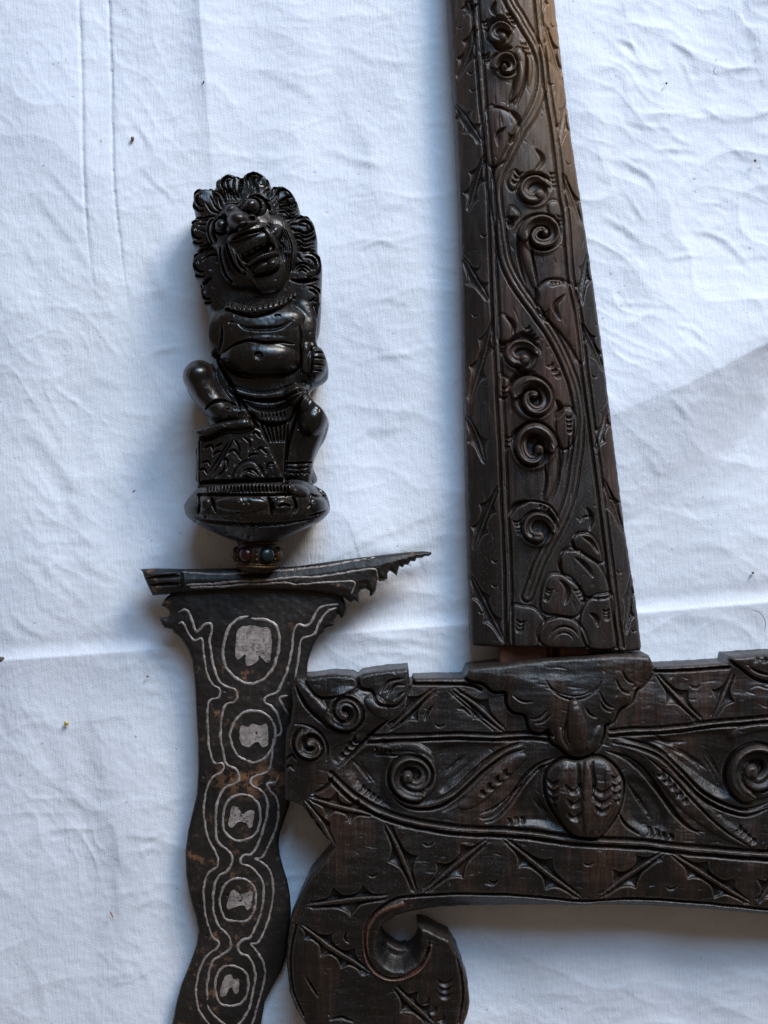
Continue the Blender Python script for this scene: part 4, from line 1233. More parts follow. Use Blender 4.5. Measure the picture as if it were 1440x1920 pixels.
def ribbon(pts, w, name='inlay_line', closed=False, jit=.42):
    P = crom(pts, 2.5, closed); w *= 1.3
    if closed: P = np.vstack([P, P[:1]])
    d = np.gradient(P, axis=0); d /= (np.linalg.norm(d, axis=1, keepdims=True) + 1e-9)
    n = np.stack([-d[:, 1], d[:, 0]], 1)
    t = np.arange(len(P))
    sd = random.randint(0, 99)
    wa = w * .5 * (1 + jit * 1.6 * noise(t / 5.0, t * 0 + .3, sd) + jit * noise(t / 1.7, t * 0 + .7, sd + 3))
    wb = w * .5 * (1 + jit * 1.6 * noise(t / 5.0, t * 0 + 5.3, sd) + jit * noise(t / 1.7, t * 0 + 9.7, sd + 3))
    if not closed:
        tp = np.clip(np.minimum(t, t[::-1]) / 4.0 + .35, 0, 1); wa = wa * tp; wb = wb * tp
    A = P + n * wa[:, None]; B = P - n * wb[:, None]
    vs = []; fs = []
    for r, (q, dz) in enumerate(((A, -1.5), (A * .86 + B * .14, .55), (A * .14 + B * .86, .55), (B, -1.5))):
        z = FB.zat(q[:, 0], q[:, 1]) + dz
        x, y = w_xy(q[:, 0], q[:, 1], k_bl)
        vs += list(zip(x.tolist(), y.tolist(), (z * S).tolist()))
    m = len(P)
    for r in range(3):
        for i in range(m - 1):
            fs.append((r * m + i, r * m + i + 1, (r + 1) * m + i + 1, (r + 1) * m + i))
    return mesh_py(name, vs, fs, M_silver, blade)


def patch(pts, name='inlay_patch'):
    P = crom(pts, 3, True)
    P = P + RNG.normal(0, .35, P.shape)
    c = P.mean(0)
    z = FB.zat(P[:, 0], P[:, 1])
    tx, ty = w_xy(P[:, 0], P[:, 1], k_bl)
    top = [(a, b, (q + 1.1) * S) for a, b, q in zip(tx, ty, z)]
    n = len(P)
    P2 = P + (P - c) * .03
    bx, by = w_xy(P2[:, 0], P2[:, 1], k_bl)
    botv = [(a, b, (q - 1.5) * S) for a, b, q in zip(bx, by, z)]
    tris = [tuple(t) for t in tessellate_polygon([[Vector(v) for v in top]])]
    fs = []
    for t in tris:
        a, b, cc = (Vector(top[i]) for i in t)
        fs.append(t if (b - a).cross(cc - a).z > 0 else t[::-1])
    fs += [(i, n + i, n + (i + 1) % n, (i + 1) % n) for i in range(n)]
    return mesh_py(name, top + botv, fs, M_silver, blade, smooth=False)


def ring_pts(cx, cy, rx, ry, rot=0, n=12):
    out = []
    for i in range(n):
        a = 2 * math.pi * i / n
        f = random.uniform(.96, 1.04)
        u = rx * math.copysign(abs(math.cos(a)) ** .85, math.cos(a)) * f; v = ry * math.copysign(abs(math.sin(a)) ** .85, math.sin(a)) * f
        c, s = math.cos(rot), math.sin(rot)
        out.append((cx + u * c - v * s, cy + u * s + v * c))
    return out


ribbon(Z3(545, 370, 490, 388, 452, 432, 434, 500, 433, 570, 458, 622, 510, 662, 560, 674, 610, 655, 650, 610, 674, 545, 683, 480, 674, 425, 640, 392, 590, 384, 556, 382), 5.4, 'inlay_ring')
ribbon([(440, 1353), (455, 1336), (475, 1332), (498, 1338), (512, 1355), (517, 1380), (509, 1405), (494, 1422), (474, 1429), (450, 1419), (436, 1398), (432, 1374)], 4.6, 'inlay_ring', True)
for cx, cy, rx, ry in ((452, 1534, 35, 43), (444.5, 1691, 33.5, 41.5), (432, 1854, 31, 39.5)):
    ribbon(ring_pts(cx, cy, rx, ry, .08), 4.2, 'inlay_ring', True)
patch(Z3(505, 425, 560, 414, 605, 424, 632, 424, 648, 470, 640, 570, 618, 572, 592, 545, 585, 572, 536, 594, 530, 540, 505, 562, 487, 552, 490, 470))
patch([(452, 1360), (465, 1362), (475, 1357), (488, 1360), (500, 1357), (503, 1378), (502, 1396), (492, 1400), (484, 1390), (474, 1394), (466, 1400), (452, 1393), (450, 1376)])
patch(Z4(480, 470, 520, 482, 550, 522, 580, 500, 626, 506, 610, 610, 585, 606, 572, 580, 520, 574, 480, 612, 455, 590, 470, 520))
patch(Z4(480, 1035, 540, 1062, 610, 1045, 605, 1130, 582, 1170, 552, 1138, 490, 1150, 452, 1165, 445, 1120))
patch(Z4(430, 1620, 470, 1610, 485, 1640, 520, 1642, 515, 1728, 490, 1735, 466, 1690, 430, 1750, 395, 1748, 400, 1690))
# running lines, two on each side
ribbon(Z3(230, 355, 260, 342, 285, 370, 310, 440, 345, 410, 375, 405, 381, 440, 371, 480, 380, 560, 400, 640, 430, 680, 480, 700, 495, 730, 480, 755, 440, 770, 422, 830, 416, 900)
       + Z4(405, 10, 420, 100, 440, 185, 500, 215, 530, 265, 510, 310, 440, 340, 395, 400, 375, 480, 370, 600, 380, 700, 440, 760, 476, 800, 474, 860, 440, 910, 390, 940, 360, 1000, 350, 1100, 355, 1200, 385, 1280, 440, 1330, 465, 1380, 455, 1440, 400, 1480, 345, 1520, 320, 1600, 306, 1680, 307, 1780), 4.4)
ribbon(Z4(308, 1812, 330, 1860, 380, 1910, 440, 1960), 4.0)
ribbon(Z3(230, 405, 250, 400, 275, 450, 300, 480, 330, 470, 340, 500, 350, 600, 375, 670, 415, 700, 410, 735, 370, 750, 358, 800, 360, 900)
       + Z4(322, 10, 327, 80, 360, 175, 410, 180, 425, 210, 405, 245, 350, 275, 310, 360, 290, 470, 295, 570, 320, 690, 365, 775, 385, 830, 375, 880, 320, 920, 290, 1000, 285, 1100, 300, 1220, 340, 1350, 385, 1390, 375, 1430, 320, 1470, 275, 1530, 240, 1640, 232, 1750, 250, 1850, 290, 1910, 330, 1960), 3.9)
ribbon(Z3(948, 318, 880, 326, 850, 350, 825, 400, 800, 415, 765, 410, 745, 450, 740, 520, 715, 620, 688, 685, 670, 715, 622, 735, 615, 758, 650, 780, 680, 830, 688, 900)
       + Z4(762, 20, 745, 150, 720, 235, 640, 265, 605, 290, 615, 330, 680, 370, 714, 430, 714, 520, 690, 620, 640, 750, 600, 795, 560, 800, 535, 830, 545, 860, 600, 880, 650, 930, 685, 1000, 685, 1100, 660, 1220, 600, 1350, 550, 1370, 515, 1410, 528, 1460, 580, 1482, 615, 1540, 630, 1620, 615, 1720, 590, 1830, 550, 1910, 500, 1960), 4.3)
ribbon(Z3(940, 334, 900, 350, 862, 400, 840, 450, 790, 470, 775, 500, 768, 560, 750, 660), 3.9)
ribbon(Z3(722, 728, 686, 738, 694, 765, 722, 815), 4.4)
ribbon(Z4(790, 260, 770, 310, 712, 320, 740, 370, 780, 425, 790, 500, 775, 600, 740, 700, 680, 812, 632, 826, 690, 860, 735, 920, 750, 1020, 740, 1150, 700, 1290, 650, 1390, 600, 1400, 640, 1450, 680, 1520, 695, 1600, 680, 1700, 650, 1800, 620, 1910, 600, 1960), 3.9)

# guard
g_out = lin(Z3(58, 162, 120, 160, 250, 163, 340, 162, 500, 158, 640, 158, 760, 150, 900, 130, 1030, 112, 1150, 98, 1260, 86, 1330, 82, 1366, 86, 1368, 94, 1355, 104, 1335, 104, 1326, 112, 1300, 112, 1292, 128, 1272, 126,
               1262, 144, 1246, 142, 1236, 156, 1222, 148, 1216, 168, 1210, 192, 1192, 178, 1178, 168, 1168, 180, 1168, 206, 1150, 216, 1124, 200, 1120, 226, 1116, 258, 1100, 282, 1086, 284, 1088, 262, 1070, 250, 1046, 256, 1036, 276, 1040, 300,
               1038, 316, 1022, 302, 1004, 314, 985, 300, 970, 290, 900, 272, 760, 258, 600, 252, 440, 256, 320, 262, 220, 268, 170, 276, 108, 281, 92, 250, 72, 205), 3, True)
F = Field(g_out, 1.3, 74)
t_ = (F.Y - 1110) * .0
F.Z = 63 + 8 * np.clip(F.SD / 18, 0, 1)
F.Z -= 14 * sstep((F.X - 700) / 150)
F.rough(.8, 20, 12)
F.groove(Z3(80, 205, 160, 195, 240, 190), 3.4, 6); F.groove(Z3(100, 235, 180, 228, 240, 225), 4, 7)
F.groove(Z3(240, 165, 246, 200, 240, 262), 3, 5)
F.ridge(Z3(90, 185, 160, 178, 230, 172), 5, 4)
F.round_edge(6, 7)
guard = F.build('guard', M_iron, dagger, 64, lambda y: tilt(y) - 14)
FB, k_bl, keep = F, K(64), blade
blade = guard
ribbon(Z3(240, 175, 330, 182, 450, 184, 560, 172, 700, 166, 850, 152, 940, 138, 1040, 120, 1110, 108), 3.8)
ribbon(Z3(265, 232, 380, 228, 480, 216, 600, 212, 740, 198, 850, 196, 960, 180, 1060, 164, 1114, 162, 1120, 190, 1130, 208, 1160, 212), 4.0)
ribbon(Z3(280, 243, 420, 240, 520, 230, 610, 228, 700, 222, 760, 230, 860, 222, 960, 216, 1018, 218, 1014, 250, 1006, 270), 3.6)
blade = keep

# gem collar between guard and handle
ring = empty('unused')
bpy.data.objects.remove(ring)


def revolve(name, cx, cz, prof, mat, parent, fl=1.0, seg=48, zref=None, wob=0.0):
    """solid of revolution round an axis that runs along the dagger; prof = (y, radius)"""
    k = K(cz if zref is None else zref)
    vs = []; fs = []
    for i, (y, r) in enumerate(prof):
        for j in range(seg):
            a = 2 * math.pi * j / seg
            rr = r * (1 + wob * math.sin(a * 3 + y))
            x_, y_ = w_xy(cx + rr * math.cos(a), y, k)
            vs.append((x_, y_, (cz + rr * math.sin(a) * fl) * S))
    n = len(prof)
    for i in range(n - 1):
        for j in range(seg):
            a = i * seg + j; b = i * seg + (j + 1) % seg
            fs.append((a, b, b + seg, a + seg))
    fs.append(tuple(range(seg))[::-1]); fs.append(tuple((n - 1) * seg + j for j in range(seg)))
    return mesh_py(name, vs, fs, mat, parent)


CX = 482
collar = revolve('collar', CX, 72, [(1008, 30), (1014, 36), (1019, 35), (1021, 31), (1026, 36), (1039, 40), (1052, 37), (1057, 31), (1059, 35), (1064, 36), (1068, 32), (1074, 24)], M_dark, dagger)


def torus(name, y, R, r, mat, parent, twist=0):
    seg = 72; q = 8
    k = K(72); vs = []; fs = []
    for i in range(seg):
        a = 2 * math.pi * i / seg
        r2 = r * (1 + .22 * math.sin(a * twist)) if twist else r
        for j in range(q):
            b = 2 * math.pi * j / q
            R2 = R + r2 * math.cos(b)
            x_, y_ = w_xy(CX + R2 * math.cos(a), y + r2 * math.sin(b) + 1.2 * math.sin(a * 2), k)
            vs.append((x_, y_, (72 + R2 * math.sin(a)) * S))
    for i in range(seg):
        for j in range(q):
            fs.append((i * q + j, i * q + (j + 1) % q, ((i + 1) % seg) * q + (j + 1) % q, ((i + 1) % seg) * q + j))
    return mesh_py(name, vs, [f[::-1] for f in fs], mat, parent)


torus('gold_wire', 1016.5, 36, 2.6, M_gold, collar, 30); torus('gold_wire', 1021, 35, 1.6, M_dark, collar)
torus('gold_wire', 1057, 35.5, 1.8, M_gold, collar); torus('gold_wire', 1061.5, 36, 2.6, M_gold, collar, 30)
for ang, mat, ra, rb, lab in ((117, M_red, 13, 14, 'dark red gem on the front of the collar'), (55, M_teal, 14, 14, 'blue green gem on the front of the collar'), (2, M_red, 11, 13, 'red gem at the right side of the collar'),
                              (176, M_teal, 12, 13, 'blue gem at the left side of the collar'), (235, M_red, 12, 13, None), (305, M_teal, 12, 13, None)):
    a = math.radians(ang)
    R = 39
    # a cabochon whose flat base faces the collar's axis
    vs = []; fs = []
    seg, rn = 24, 8
    k = K(72)
    tx, tz = -math.sin(a), math.cos(a)
    setv = []
    for i in range(rn + 1):
        th = math.pi / 2 * i / rn
        for j in range(seg):
            p = 2 * math.pi * j / seg
            u_ = ra * math.cos(th) * math.cos(p); v_ = rb * math.cos(th) * math.sin(p); h_ = 9.5 * math.sin(th)
            x_, y_ = w_xy(CX + (R + h_) * math.cos(a) + u_ * tx, 1039 + v_, k)
            vs.append((x_, y_, (72 + (R + h_) * math.sin(a) + u_ * tz) * S))
            u2 = ra * 1.13 * math.cos(p); v2 = rb * 1.13 * math.sin(p)
            if i in (0, 1):
                h2 = -4 if i == 0 else 2.6
                f = 1.0 if i == 0 else .96
                x_, y_ = w_xy(CX + (R + h2) * math.cos(a) + u2 * f * tx, 1039 + v2 * f, k)
                setv.append((x_, y_, (72 + (R + h2) * math.sin(a) + u2 * f * tz) * S))
    for i in range(rn):
        for j in range(seg):
            fs.append((i * seg + j, i * seg + (j + 1) % seg, (i + 1) * seg + (j + 1) % seg, (i + 1) * seg + j))
    o = mesh_py('gem', vs, [f[::-1] for f in fs], mat, collar)
    if lab: o['label'] = lab
    mesh_py('gem_setting', setv, [(j, seg + j, seg + (j + 1) % seg, (j + 1) % seg) for j in range(seg)], M_gold, collar)
for ang in (86, 28, 146):
    a = math.radians(ang)
    for dy in (-8, 0, 9):
        blob('gold_bead', CX + 40 * math.cos(a), 1039 + dy, 72 + 40 * math.sin(a), 3.4, 3.4, 3.4, M_gold, collar, 72, seg=10, ringn=6)
for ang in (14, 164):
    a = math.radians(ang)
    blob('amber_bead', CX + 42 * math.cos(a), 1040, 72 + 42 * math.sin(a), 6, 10, 6, M_amber, collar, 72, seg=12, ringn=8)

# ------------------------------------------------------------------ dagger: handle, a squatting demon
# body with limbs
b_out = crom([(393, 596), (391, 640), (392, 674), (374, 673), (357, 680), (345, 694), (341, 710), (345, 733), (362, 756), (378, 778), (384, 800), (384, 850), (384, 908), (450, 914), (582, 908), (584, 872), (594, 842), (608, 818), (614, 790), (605, 768), (588, 752), (579, 731),
              (606, 712), (613, 700), (612, 676), (604, 655), (592, 641), (594, 600), (596, 555), (560, 530), (430, 530), (405, 560)], 4, True)
F = Field(b_out, 1.25, 60)
F.round_edge(26, -44)
F.Z = 48 + 50 * np.sqrt(np.clip(1 - (1 - np.clip(F.SD / 40, 0, 1)) ** 2, 0, 1))
F.ell(484, 622, 108, 70, 0, 84, 54, 10)           # chest
F.ell(440, 606, 40, 28, -12, 100, 26, 12)        # breasts
F.ell(530, 602, 42, 28, -8, 100, 28, 12)
F.ell(488, 668, 80, 44, 2, 84, 60, 5)            # belly
F.ell(490, 640, 60, 14, -2, 110, 28, 7)         # roll above the belly
F.groove([(416, 664), (440, 650), (470, 642), (500, 646), (530, 644), (556, 648)], 3.5, 8)
F.groove([(404, 660), (416, 680), (440, 698), (490, 706), (540, 700), (564, 688)], 5, 12)
F.groove([(448, 610), (470, 620), (520, 618), (548, 605)], 6, 5)
F.capsule([(408, 588), (402, 618), (404, 652)], 20, 17, 80, 80, 1.2, 9)     # arm at the left
F.groove([(418, 610), (417, 640), (412, 662)], 4, 5)
F.capsule([(566, 575), (578, 610), (580, 650)], 22, 17, 82, 90, 1.1, 9)     # arm at the right
F.groove([(562, 610), (565, 632), (562, 655)], 4, 5)
F.ell(590, 678, 23, 34, 4, 82, 36, 3)            # fist
F.capsule([(572, 648), (573, 690)], 9, 9, 104, 104, 1.0, 3)
for yy in (661, 672, 684, 695):
    F.groove([(586, yy), (600, yy - 1), (612, yy)], 2.4, 6)
F.groove([(583, 648), (586, 676), (583, 704)], 3, 8)
F.groove([(563, 645), (565, 672), (564, 700)], 3, 9)
F.ell(573, 655, 8, 10, 0, 104, 10, 4)
F.ell(598, 566, 14, 50, 0, 80, 16, 6)
# nipple arcs, navel
F.arc(522, 599, 6, 200, 340, 1.8, 5); F.arc(437, 612, 6, 200, 340, 1.8, 4)
F.ell(488, 671, 9, 7, 10, 0, -5, add=True); F.arc(487, 672, 7, 190, 330, 2, 8)
# folded leg at the left
F.capsule([(371, 705), (386, 735), (412, 768)], 31, 25, 88, 92, 1.45, 5)
F.ell(372, 703, 32, 30, 30, 88, 46, 6)
F.capsule([(396, 764), (425, 772), (458, 776)], 17, 13, 96, 104, 1.1, 4)
F.groove([(384, 770), (400, 757), (420, 752), (444, 760)], 4, 9)
F.groove([(402, 668), (420, 700), (440, 735), (452, 770)], 5, 14)
F.arc(430, 764, 5, 0, 360, 1.5, 4)
for i in range(5): F.groove([(446 + i * 4, 784), (449 + i * 4, 776), (452 + i * 4, 770)], 1.6, 4)
# leg at the right
F.capsule([(556, 740), (584, 770), (590, 795), (572, 850), (566, 900)], 22, 16, 92, 74, 1.4, 6)
F.ell(586, 785, 27, 38, 12, 90, 40, 6)
F.groove([(570, 735), (552, 790), (538, 840), (532, 900)], 4, 12)
# sash, loincloth and its pleats
F.poly([(432, 724), (470, 735), (510, 735), (570, 716), (572, 728), (530, 745), (480, 747), (440, 738)], 9, 5, True, 4, 10, 'sash', 4)
F.poly([(448, 744), (480, 752), (520, 752), (572, 732), (556, 760), (540, 786), (510, 792), (484, 786), (466, 766)], 3, 6, True, 4, 14, 'loincloth', 5)
F.groove([(450, 750), (490, 766), (530, 762), (568, 738)], 7, 8)
for i in range(7): F.groove([(488 + i * 7, 768), (491 + i * 7, 778), (489 + i * 7, 787)], 2.0, 4)
F.groove([(486, 793), (510, 796), (536, 792)], 4, 14)
F.groove([(446, 740), (470, 780), (500, 840), (530, 898)], 4, 11)
F.groove([(540, 790), (536, 840), (533, 895)], 3, 9)
for i in range(6): F.groove([(490 + i * 8.5, 798), (496 + i * 7.2, 812), (503 + i * 5.5, 826)], 2.6, 6, 0)
F.groove([(536, 868), (560, 868), (582, 866)], 2.4, 6, 0)
F.groove([(536, 876), (560, 877), (582, 874)], 2.0, 4, 0)
for i in range(4): F.arc(545 + i * 10, 890, 5, 180, 360, 1.8, 4)
# beaded collar at the throat
F.ridge([(428, 572), (450, 580), (475, 584), (510, 576), (540, 562), (556, 548)], 8, 10, 0, region='necklace')
for i in range(15):
    t = i / 14
    q = crom([(428, 572), (450, 580), (475, 584), (510, 576), (540, 562), (556, 548)], 2)
    p = q[int(t * (len(q) - 1))]
    F.groove([(p[0] - 1, p[1] - 7), (p[0] + 1, p[1] + 7)], 1.9, 6)
F.groove([(425, 582), (460, 595), (485, 596), (520, 584), (558, 555)], 3, 9, 0)
F.rough(1.1, 30, 15)
F.marks(220, 14, 1.5, 80, 40, 1.4, 7)
handle = F.build('handle', M_fig, dagger, 108, 4.0, .9, 50)
handle['label'] = 'black squatting demon figure carved as the handle'

# mane: scalloped plate of curled locks behind the head
m_out = crom(Z1(340, 1340, 290, 1260, 262, 1150, 244, 1060, 205, 1000, 184, 890, 186, 800, 200, 770, 178, 690, 168, 560, 172, 490, 190, 460, 178, 400, 182, 300, 200, 250, 240, 232, 300, 240, 345, 222, 370, 185, 420, 135, 490, 108, 550, 122, 590, 140, 620, 118, 680, 94, 760, 112, 820, 160, 850, 212,
                920, 208, 1000, 256, 1060, 340, 1088, 430, 1110, 460, 1160, 470, 1205, 540, 1226, 630, 1230, 745, 1256, 800, 1268, 880, 1266, 1000, 1262, 1150, 1256, 1300, 1230, 1480, 1140, 1560, 900, 1500, 500, 1440), 3, True)
F = Field(m_out, 1.25, 60)
F.Z = 64 + 36 * np.sqrt(np.clip(1 - (1 - np.clip(F.SD / 34, 0, 1)) ** 2, 0, 1))
lobes = [(Z1(280, 330)[0], 24, 200), (Z1(490, 200)[0], 24, 260), (Z1(700, 180)[0], 27, 280), (Z1(950, 310)[0], 27, 320), (Z1(1120, 580)[0], 27, 340), (Z1(1160, 880)[0], 25, 0), (Z1(240, 600)[0], 24, 180), (Z1(260, 880)[0], 24, 180), (Z1(310, 1120)[0], 20, 170), (Z1(1180, 1150)[0], 22, 10)]
for (cx, cy), r, a in lobes:
    F.ell(cx, cy, r * 1.1, r * 1.1, 0, 88, 9, 8)
    for q in (.92, .55):
        F.arc(cx, cy, r * q, a - 120, a + 105 - 60 * (q < .8), 3.0, 9)
    F.ell(cx + r * .55 * math.cos(math.radians(a)), cy + r * .55 * math.sin(math.radians(a)), r * .3, r * .3, 0, 0, 5, add=True)
for q in [Z1(600, 135, 590, 230, 560, 320), Z1(850, 215, 830, 280, 800, 330), Z1(1090, 450, 1010, 480, 950, 500), Z1(1230, 750, 1140, 760, 1050, 760), Z1(350, 225, 370, 300, 390, 380), Z1(190, 470, 240, 480, 290, 490), Z1(200, 770, 260, 760, 320, 740), Z1(240, 1050, 300, 1020, 360, 980)]:
    F.groove(q, 4.0, 8)
# wavy strands on each lock
for i in range(5):
    o = i * 34
    F.groove(Z1(1030, 610 + o * .9, 1080, 590 + o, 1130, 620 + o, 1215, 580 + o), 2.6, 6)
    F.groove(Z1(420 + i * 24, 235, 430 + i * 24, 280, 450 + i * 20, 330), 2.4, 6)
    F.groove(Z1(900, 360 + o * .6, 960, 330 + o * .8, 1010, 370 + o * .8, 1060, 340 + o), 2.6, 6)
for i in range(3):
    F.arc(*Z1(1110, 960)[0], 8 + i * 6, 190, 340, 2.6, 6)
    F.groove(Z1(1090, 1200 + i * 60, 1170, 1190 + i * 60, 1235, 1150 + i * 60), 2.2, 5)
F.groove(Z1(1010, 1010, 1120, 1020, 1250, 990), 5, 14)
for i in range(46):
    a = math.radians(150 + i * 5.4)
    if i % 5 == 0: continue
    c, s_ = math.cos(a), math.sin(a); w1_ = RNG.uniform(-.10, .10)
    q = [(474 + c * r_ * 1.0 + s_ * 5 * math.sin(r_ / 9 + i), 440 + s_ * r_ * 1.18 - c * 5 * math.sin(r_ / 9 + i)) for r_ in (60, 72, 84, 95, 104)]
    F.groove(q, 2.4, 5.5)
F.rough(.5, 31, 18); F.marks(160, 14, 2.2, 90, 70, 1.5, 10)
F.build('mane', M_fig, handle, 100, 6.0, .92, 46)

# head
h_out = crom(Z1(272, 560, 300, 470, 380, 430, 430, 340, 520, 310, 600, 320, 680, 255, 780, 255, 850, 330, 890, 420, 960, 470, 1020, 570, 1068, 700, 1060, 830, 1010, 930, 960, 1030, 900, 1100, 760, 1130, 640, 1090, 540, 1080, 450, 1020, 400, 920, 385, 780, 330, 720, 285, 650), 3, True)
F = Field(h_out, 1.0, 90)
F.Z = 92 + 30 * np.sqrt(np.clip(1 - (1 - np.clip(F.SD / 24, 0, 1)) ** 2, 0, 1))
F.ell(*Z1(650, 680)[0], 70, 84, -18, 92, 56, 8)


def g1(w, d, *a, **k): F.groove(Z1(*a), w, d, **k)
def r1(w, d, *a, **k): F.ridge(Z1(*a), w, d, **k)


# sockets and brows
F.ell(*Z1(692, 410)[0], 25, 22, -20, 120, 32, 4)
F.ell(*Z1(425, 565)[0], 22, 26, 10, 106, 32, 4)
r1(8, 12, 590, 370, 640, 290, 720, 258, 790, 285, 850, 360, 880, 430)
r1(5, 7, 600, 420, 625, 345, 700, 315, 770, 350, 800, 400)
g1(3, 10, 585, 430, 612, 340, 700, 295, 780, 320, 830, 400, 860, 440)
F.arc(*Z1(685, 408)[0], 17.5, 0, 360, 2.6, 9, taper=0)
F.arc(*Z1(685, 408)[0], 23, 120, 350, 2.2, 7)
r1(7, 10, 370, 480, 400, 450, 450, 440, 500, 470)
r1(5, 9, 330, 690, 285, 590, 310, 500, 380, 450)
r1(4.5, 8, 365, 700, 330, 600, 350, 520, 410, 490)
g1(2.6, 8, 345, 700, 308, 590, 335, 505, 395, 470)
g1(2.6, 8, 385, 690, 360, 600, 375, 530, 430, 505)
F.arc(*Z1(428, 560)[0], 15.5, 0, 360, 2.6, 9, taper=0)
r1(9, 10, 440, 350, 470, 330, 540, 340, 560, 400)
g1(3, 9, 470, 360, 500, 380, 560, 370, 590, 330)
F.ell(*Z1(510, 400)[0], 12, 12, 0, 0, 9, add=True)
F.ell(*Z1(850, 420)[0], 6, 6, 0, 0, 7, add=True)
g1(3, 8, 750, 300, 790, 330, 850, 330)
# nose
F.capsule(Z1(520, 440, 560, 500, 600, 545), 13, 18, 140, 152, 1.1, 5)
F.ell(*Z1(592, 540)[0], 24, 19, 10, 148, 38, 4)
F.ell(*Z1(640, 560)[0], 26, 12, -18, 140, 34, 5)
F.ell(*Z1(690, 510)[0], 10, 9, 0, 140, 20, 4)
F.ell(*Z1(700, 525)[0], 6, 6, 0, 0, -16, add=True)
F.ell(*Z1(515, 590)[0], 9, 10, 0, 140, 18, 4)
g1(3.5, 10, 480, 640, 540, 625, 640, 600, 680, 560)
# snarling upper lip
r1(13, 17, 490, 690, 590, 650, 700, 615, 780, 570, 815, 550)
r1(9, 14, 780, 580, 835, 620, 878, 690, 890, 770)
g1(4, 10, 520, 700, 620, 660, 740, 625, 800, 590)
# open mouth
F.ell(*Z1(690, 700)[0], 40, 17, -24, 132, 20, 6)
F.poly(Z1(595, 822, 660, 790, 740, 750, 830, 712, 872, 735, 862, 775, 780, 812, 690, 852, 635, 868), -26, 5)
r1(8, 16, 650, 900, 720, 865, 800, 815, 880, 785, 905, 800)
r1(9, 14, 700, 950, 780, 920, 870, 880, 905, 830)
F.ell(*Z1(860, 885)[0], 14, 12, -30, 124, 24, 4)
F.ell(*Z1(810, 985)[0], 24, 15, -15, 98, 20, 6)
g1(4, 12, 690, 990, 790, 960, 880, 930, 920, 880)
g1(2.4, 9, 660, 915, 740, 880, 830, 840)
# cheeks, jaw flaps and beard strands
r1(7, 12, 395, 730, 405, 860, 440, 970, 500, 1030)
r1(5, 9, 440, 720, 440, 840, 480, 950, 540, 1020)
g1(3, 10, 420, 730, 425, 850, 460, 960, 520, 1030)
g1(4, 12, 470, 700, 500, 800, 540, 890, 600, 960)
r1(8, 10, 500, 720, 540, 820, 590, 900, 620, 960)
g1(3, 9, 560, 810, 590, 890, 640, 940)
r1(6, 8, 600, 960, 650, 940, 690, 1000, 720, 1060)
for i in range(8):
    o = i * 27
    g1(2.4, 7, 820 + o * .75, 520 + o * .2, 880 + o * .7, 600 + o * .6, 900 + o * .55, 690 + o * .9, 930 + o * .3, 800 + o)
for i in range(4):
    g1(2.2, 6, 790 + i * 40, 585 + i * 30, 830 + i * 35, 570 + i * 40, 850 + i * 40, 630 + i * 40)
F.ell(*Z1(870, 620)[0], 12, 20, 30, 122, 22, 5)
F.ell(*Z1(985, 770)[0], 7, 6, 0, 0, 6, add=True)
F.rough(.6, 21, 22); F.marks(90, 12, 1.6, 60, 50, 1.4, 11)
F.round_edge(8, 8)
F.build('head', M_fig, handle, 130, 60.0)
for (x, y), r in ((Z1(690, 405)[0], 12.5), (Z1(430, 558)[0], 11.5)):
    z = float(F.zat(x, y))
    o = blob('eye', x, y, z - 3, r, r, 15, M_fig, handle, 130, seg=28, ringn=16)
for x, y, w, hgt in ((628, 792, 7, 9), (683, 768, 7.5, 10), (732, 738, 7.5, 9.5), (782, 712, 7, 9)):
    (px, py), = Z1(x, y)
    blob('tooth', px, py, 132, w * .72, hgt * .62, 9, M_tooth, handle, 130, rot=-28, seg=16, ringn=8, power=.5)
for x, y, rx, ry, ro in ((590, 812, 4, 8, -20), (842, 770, 4.5, 9, 20)):
    (px, py), = Z1(x, y)
    blob('fang', px, py, 134, rx, ry, 9, M_tooth, handle, 130, rot=ro, seg=14, ringn=8)

# pedestal the demon sits on
p_out = lin(Z2(172, 735, 280, 690, 400, 665, 540, 640, 640, 615, 665, 680, 740, 720, 800, 830, 860, 960, 905, 1050, 935, 1125, 960, 1190, 200, 1195, 188, 1100, 190, 900, 205, 770), 4, True)
F = Field(p_out, 1.2, 100)
F.Z = 88 + 18 * np.clip((F.X - 365) / 60, 0, 1) ** .6
F.ridge(Z2(175, 738, 280, 745, 400, 700, 540, 680, 650, 670), 12, 16, 0, region='ledge')
F.groove(Z2(200, 790, 320, 790, 440, 735, 560, 735, 650, 715), 5, 12, 0)
# leaf carving on its face
for a in [Z2(330, 1110, 420, 960, 520, 790), Z2(300, 1090, 400, 940, 490, 800)]:
    F.groove(a, 2.8, 7)
F.poly(Z2(530, 1130, 550, 1040, 620, 985, 690, 990, 740, 1060, 760, 1130), 4, 4, True, 3, 10, None, 5)
F.arc(*Z2(650, 1120)[0], 17, 190, 350, 2.2, 6); F.ell(*Z2(640, 1085)[0], 7, 6, 0, 0, 4, add=True); F.arc(*Z2(640, 1090)[0], 7, 190, 350, 1.8, 7)
for a in [Z2(460, 930, 520, 890, 590, 980), Z2(410, 1020, 440, 960, 470, 990, 460, 1060), Z2(560, 960, 560, 860, 520, 800), Z2(590, 780, 650, 830, 640, 900), Z2(660, 760, 700, 740, 740, 790), Z2(690, 900, 740, 870, 790, 920),
          Z2(340, 940, 380, 900, 420, 900), Z2(350, 870, 390, 850, 430, 830), Z2(230, 1060, 270, 1040, 300, 1090), Z2(240, 1000, 300, 980, 330, 1020), Z2(370, 1120, 430, 1060, 440, 1010), Z2(260, 880, 330, 850, 350, 900), Z2(780, 1080, 800, 1000, 850, 1000), Z2(640, 960, 650, 930, 720, 920)]:
    F.groove(a, 2.6, 7)
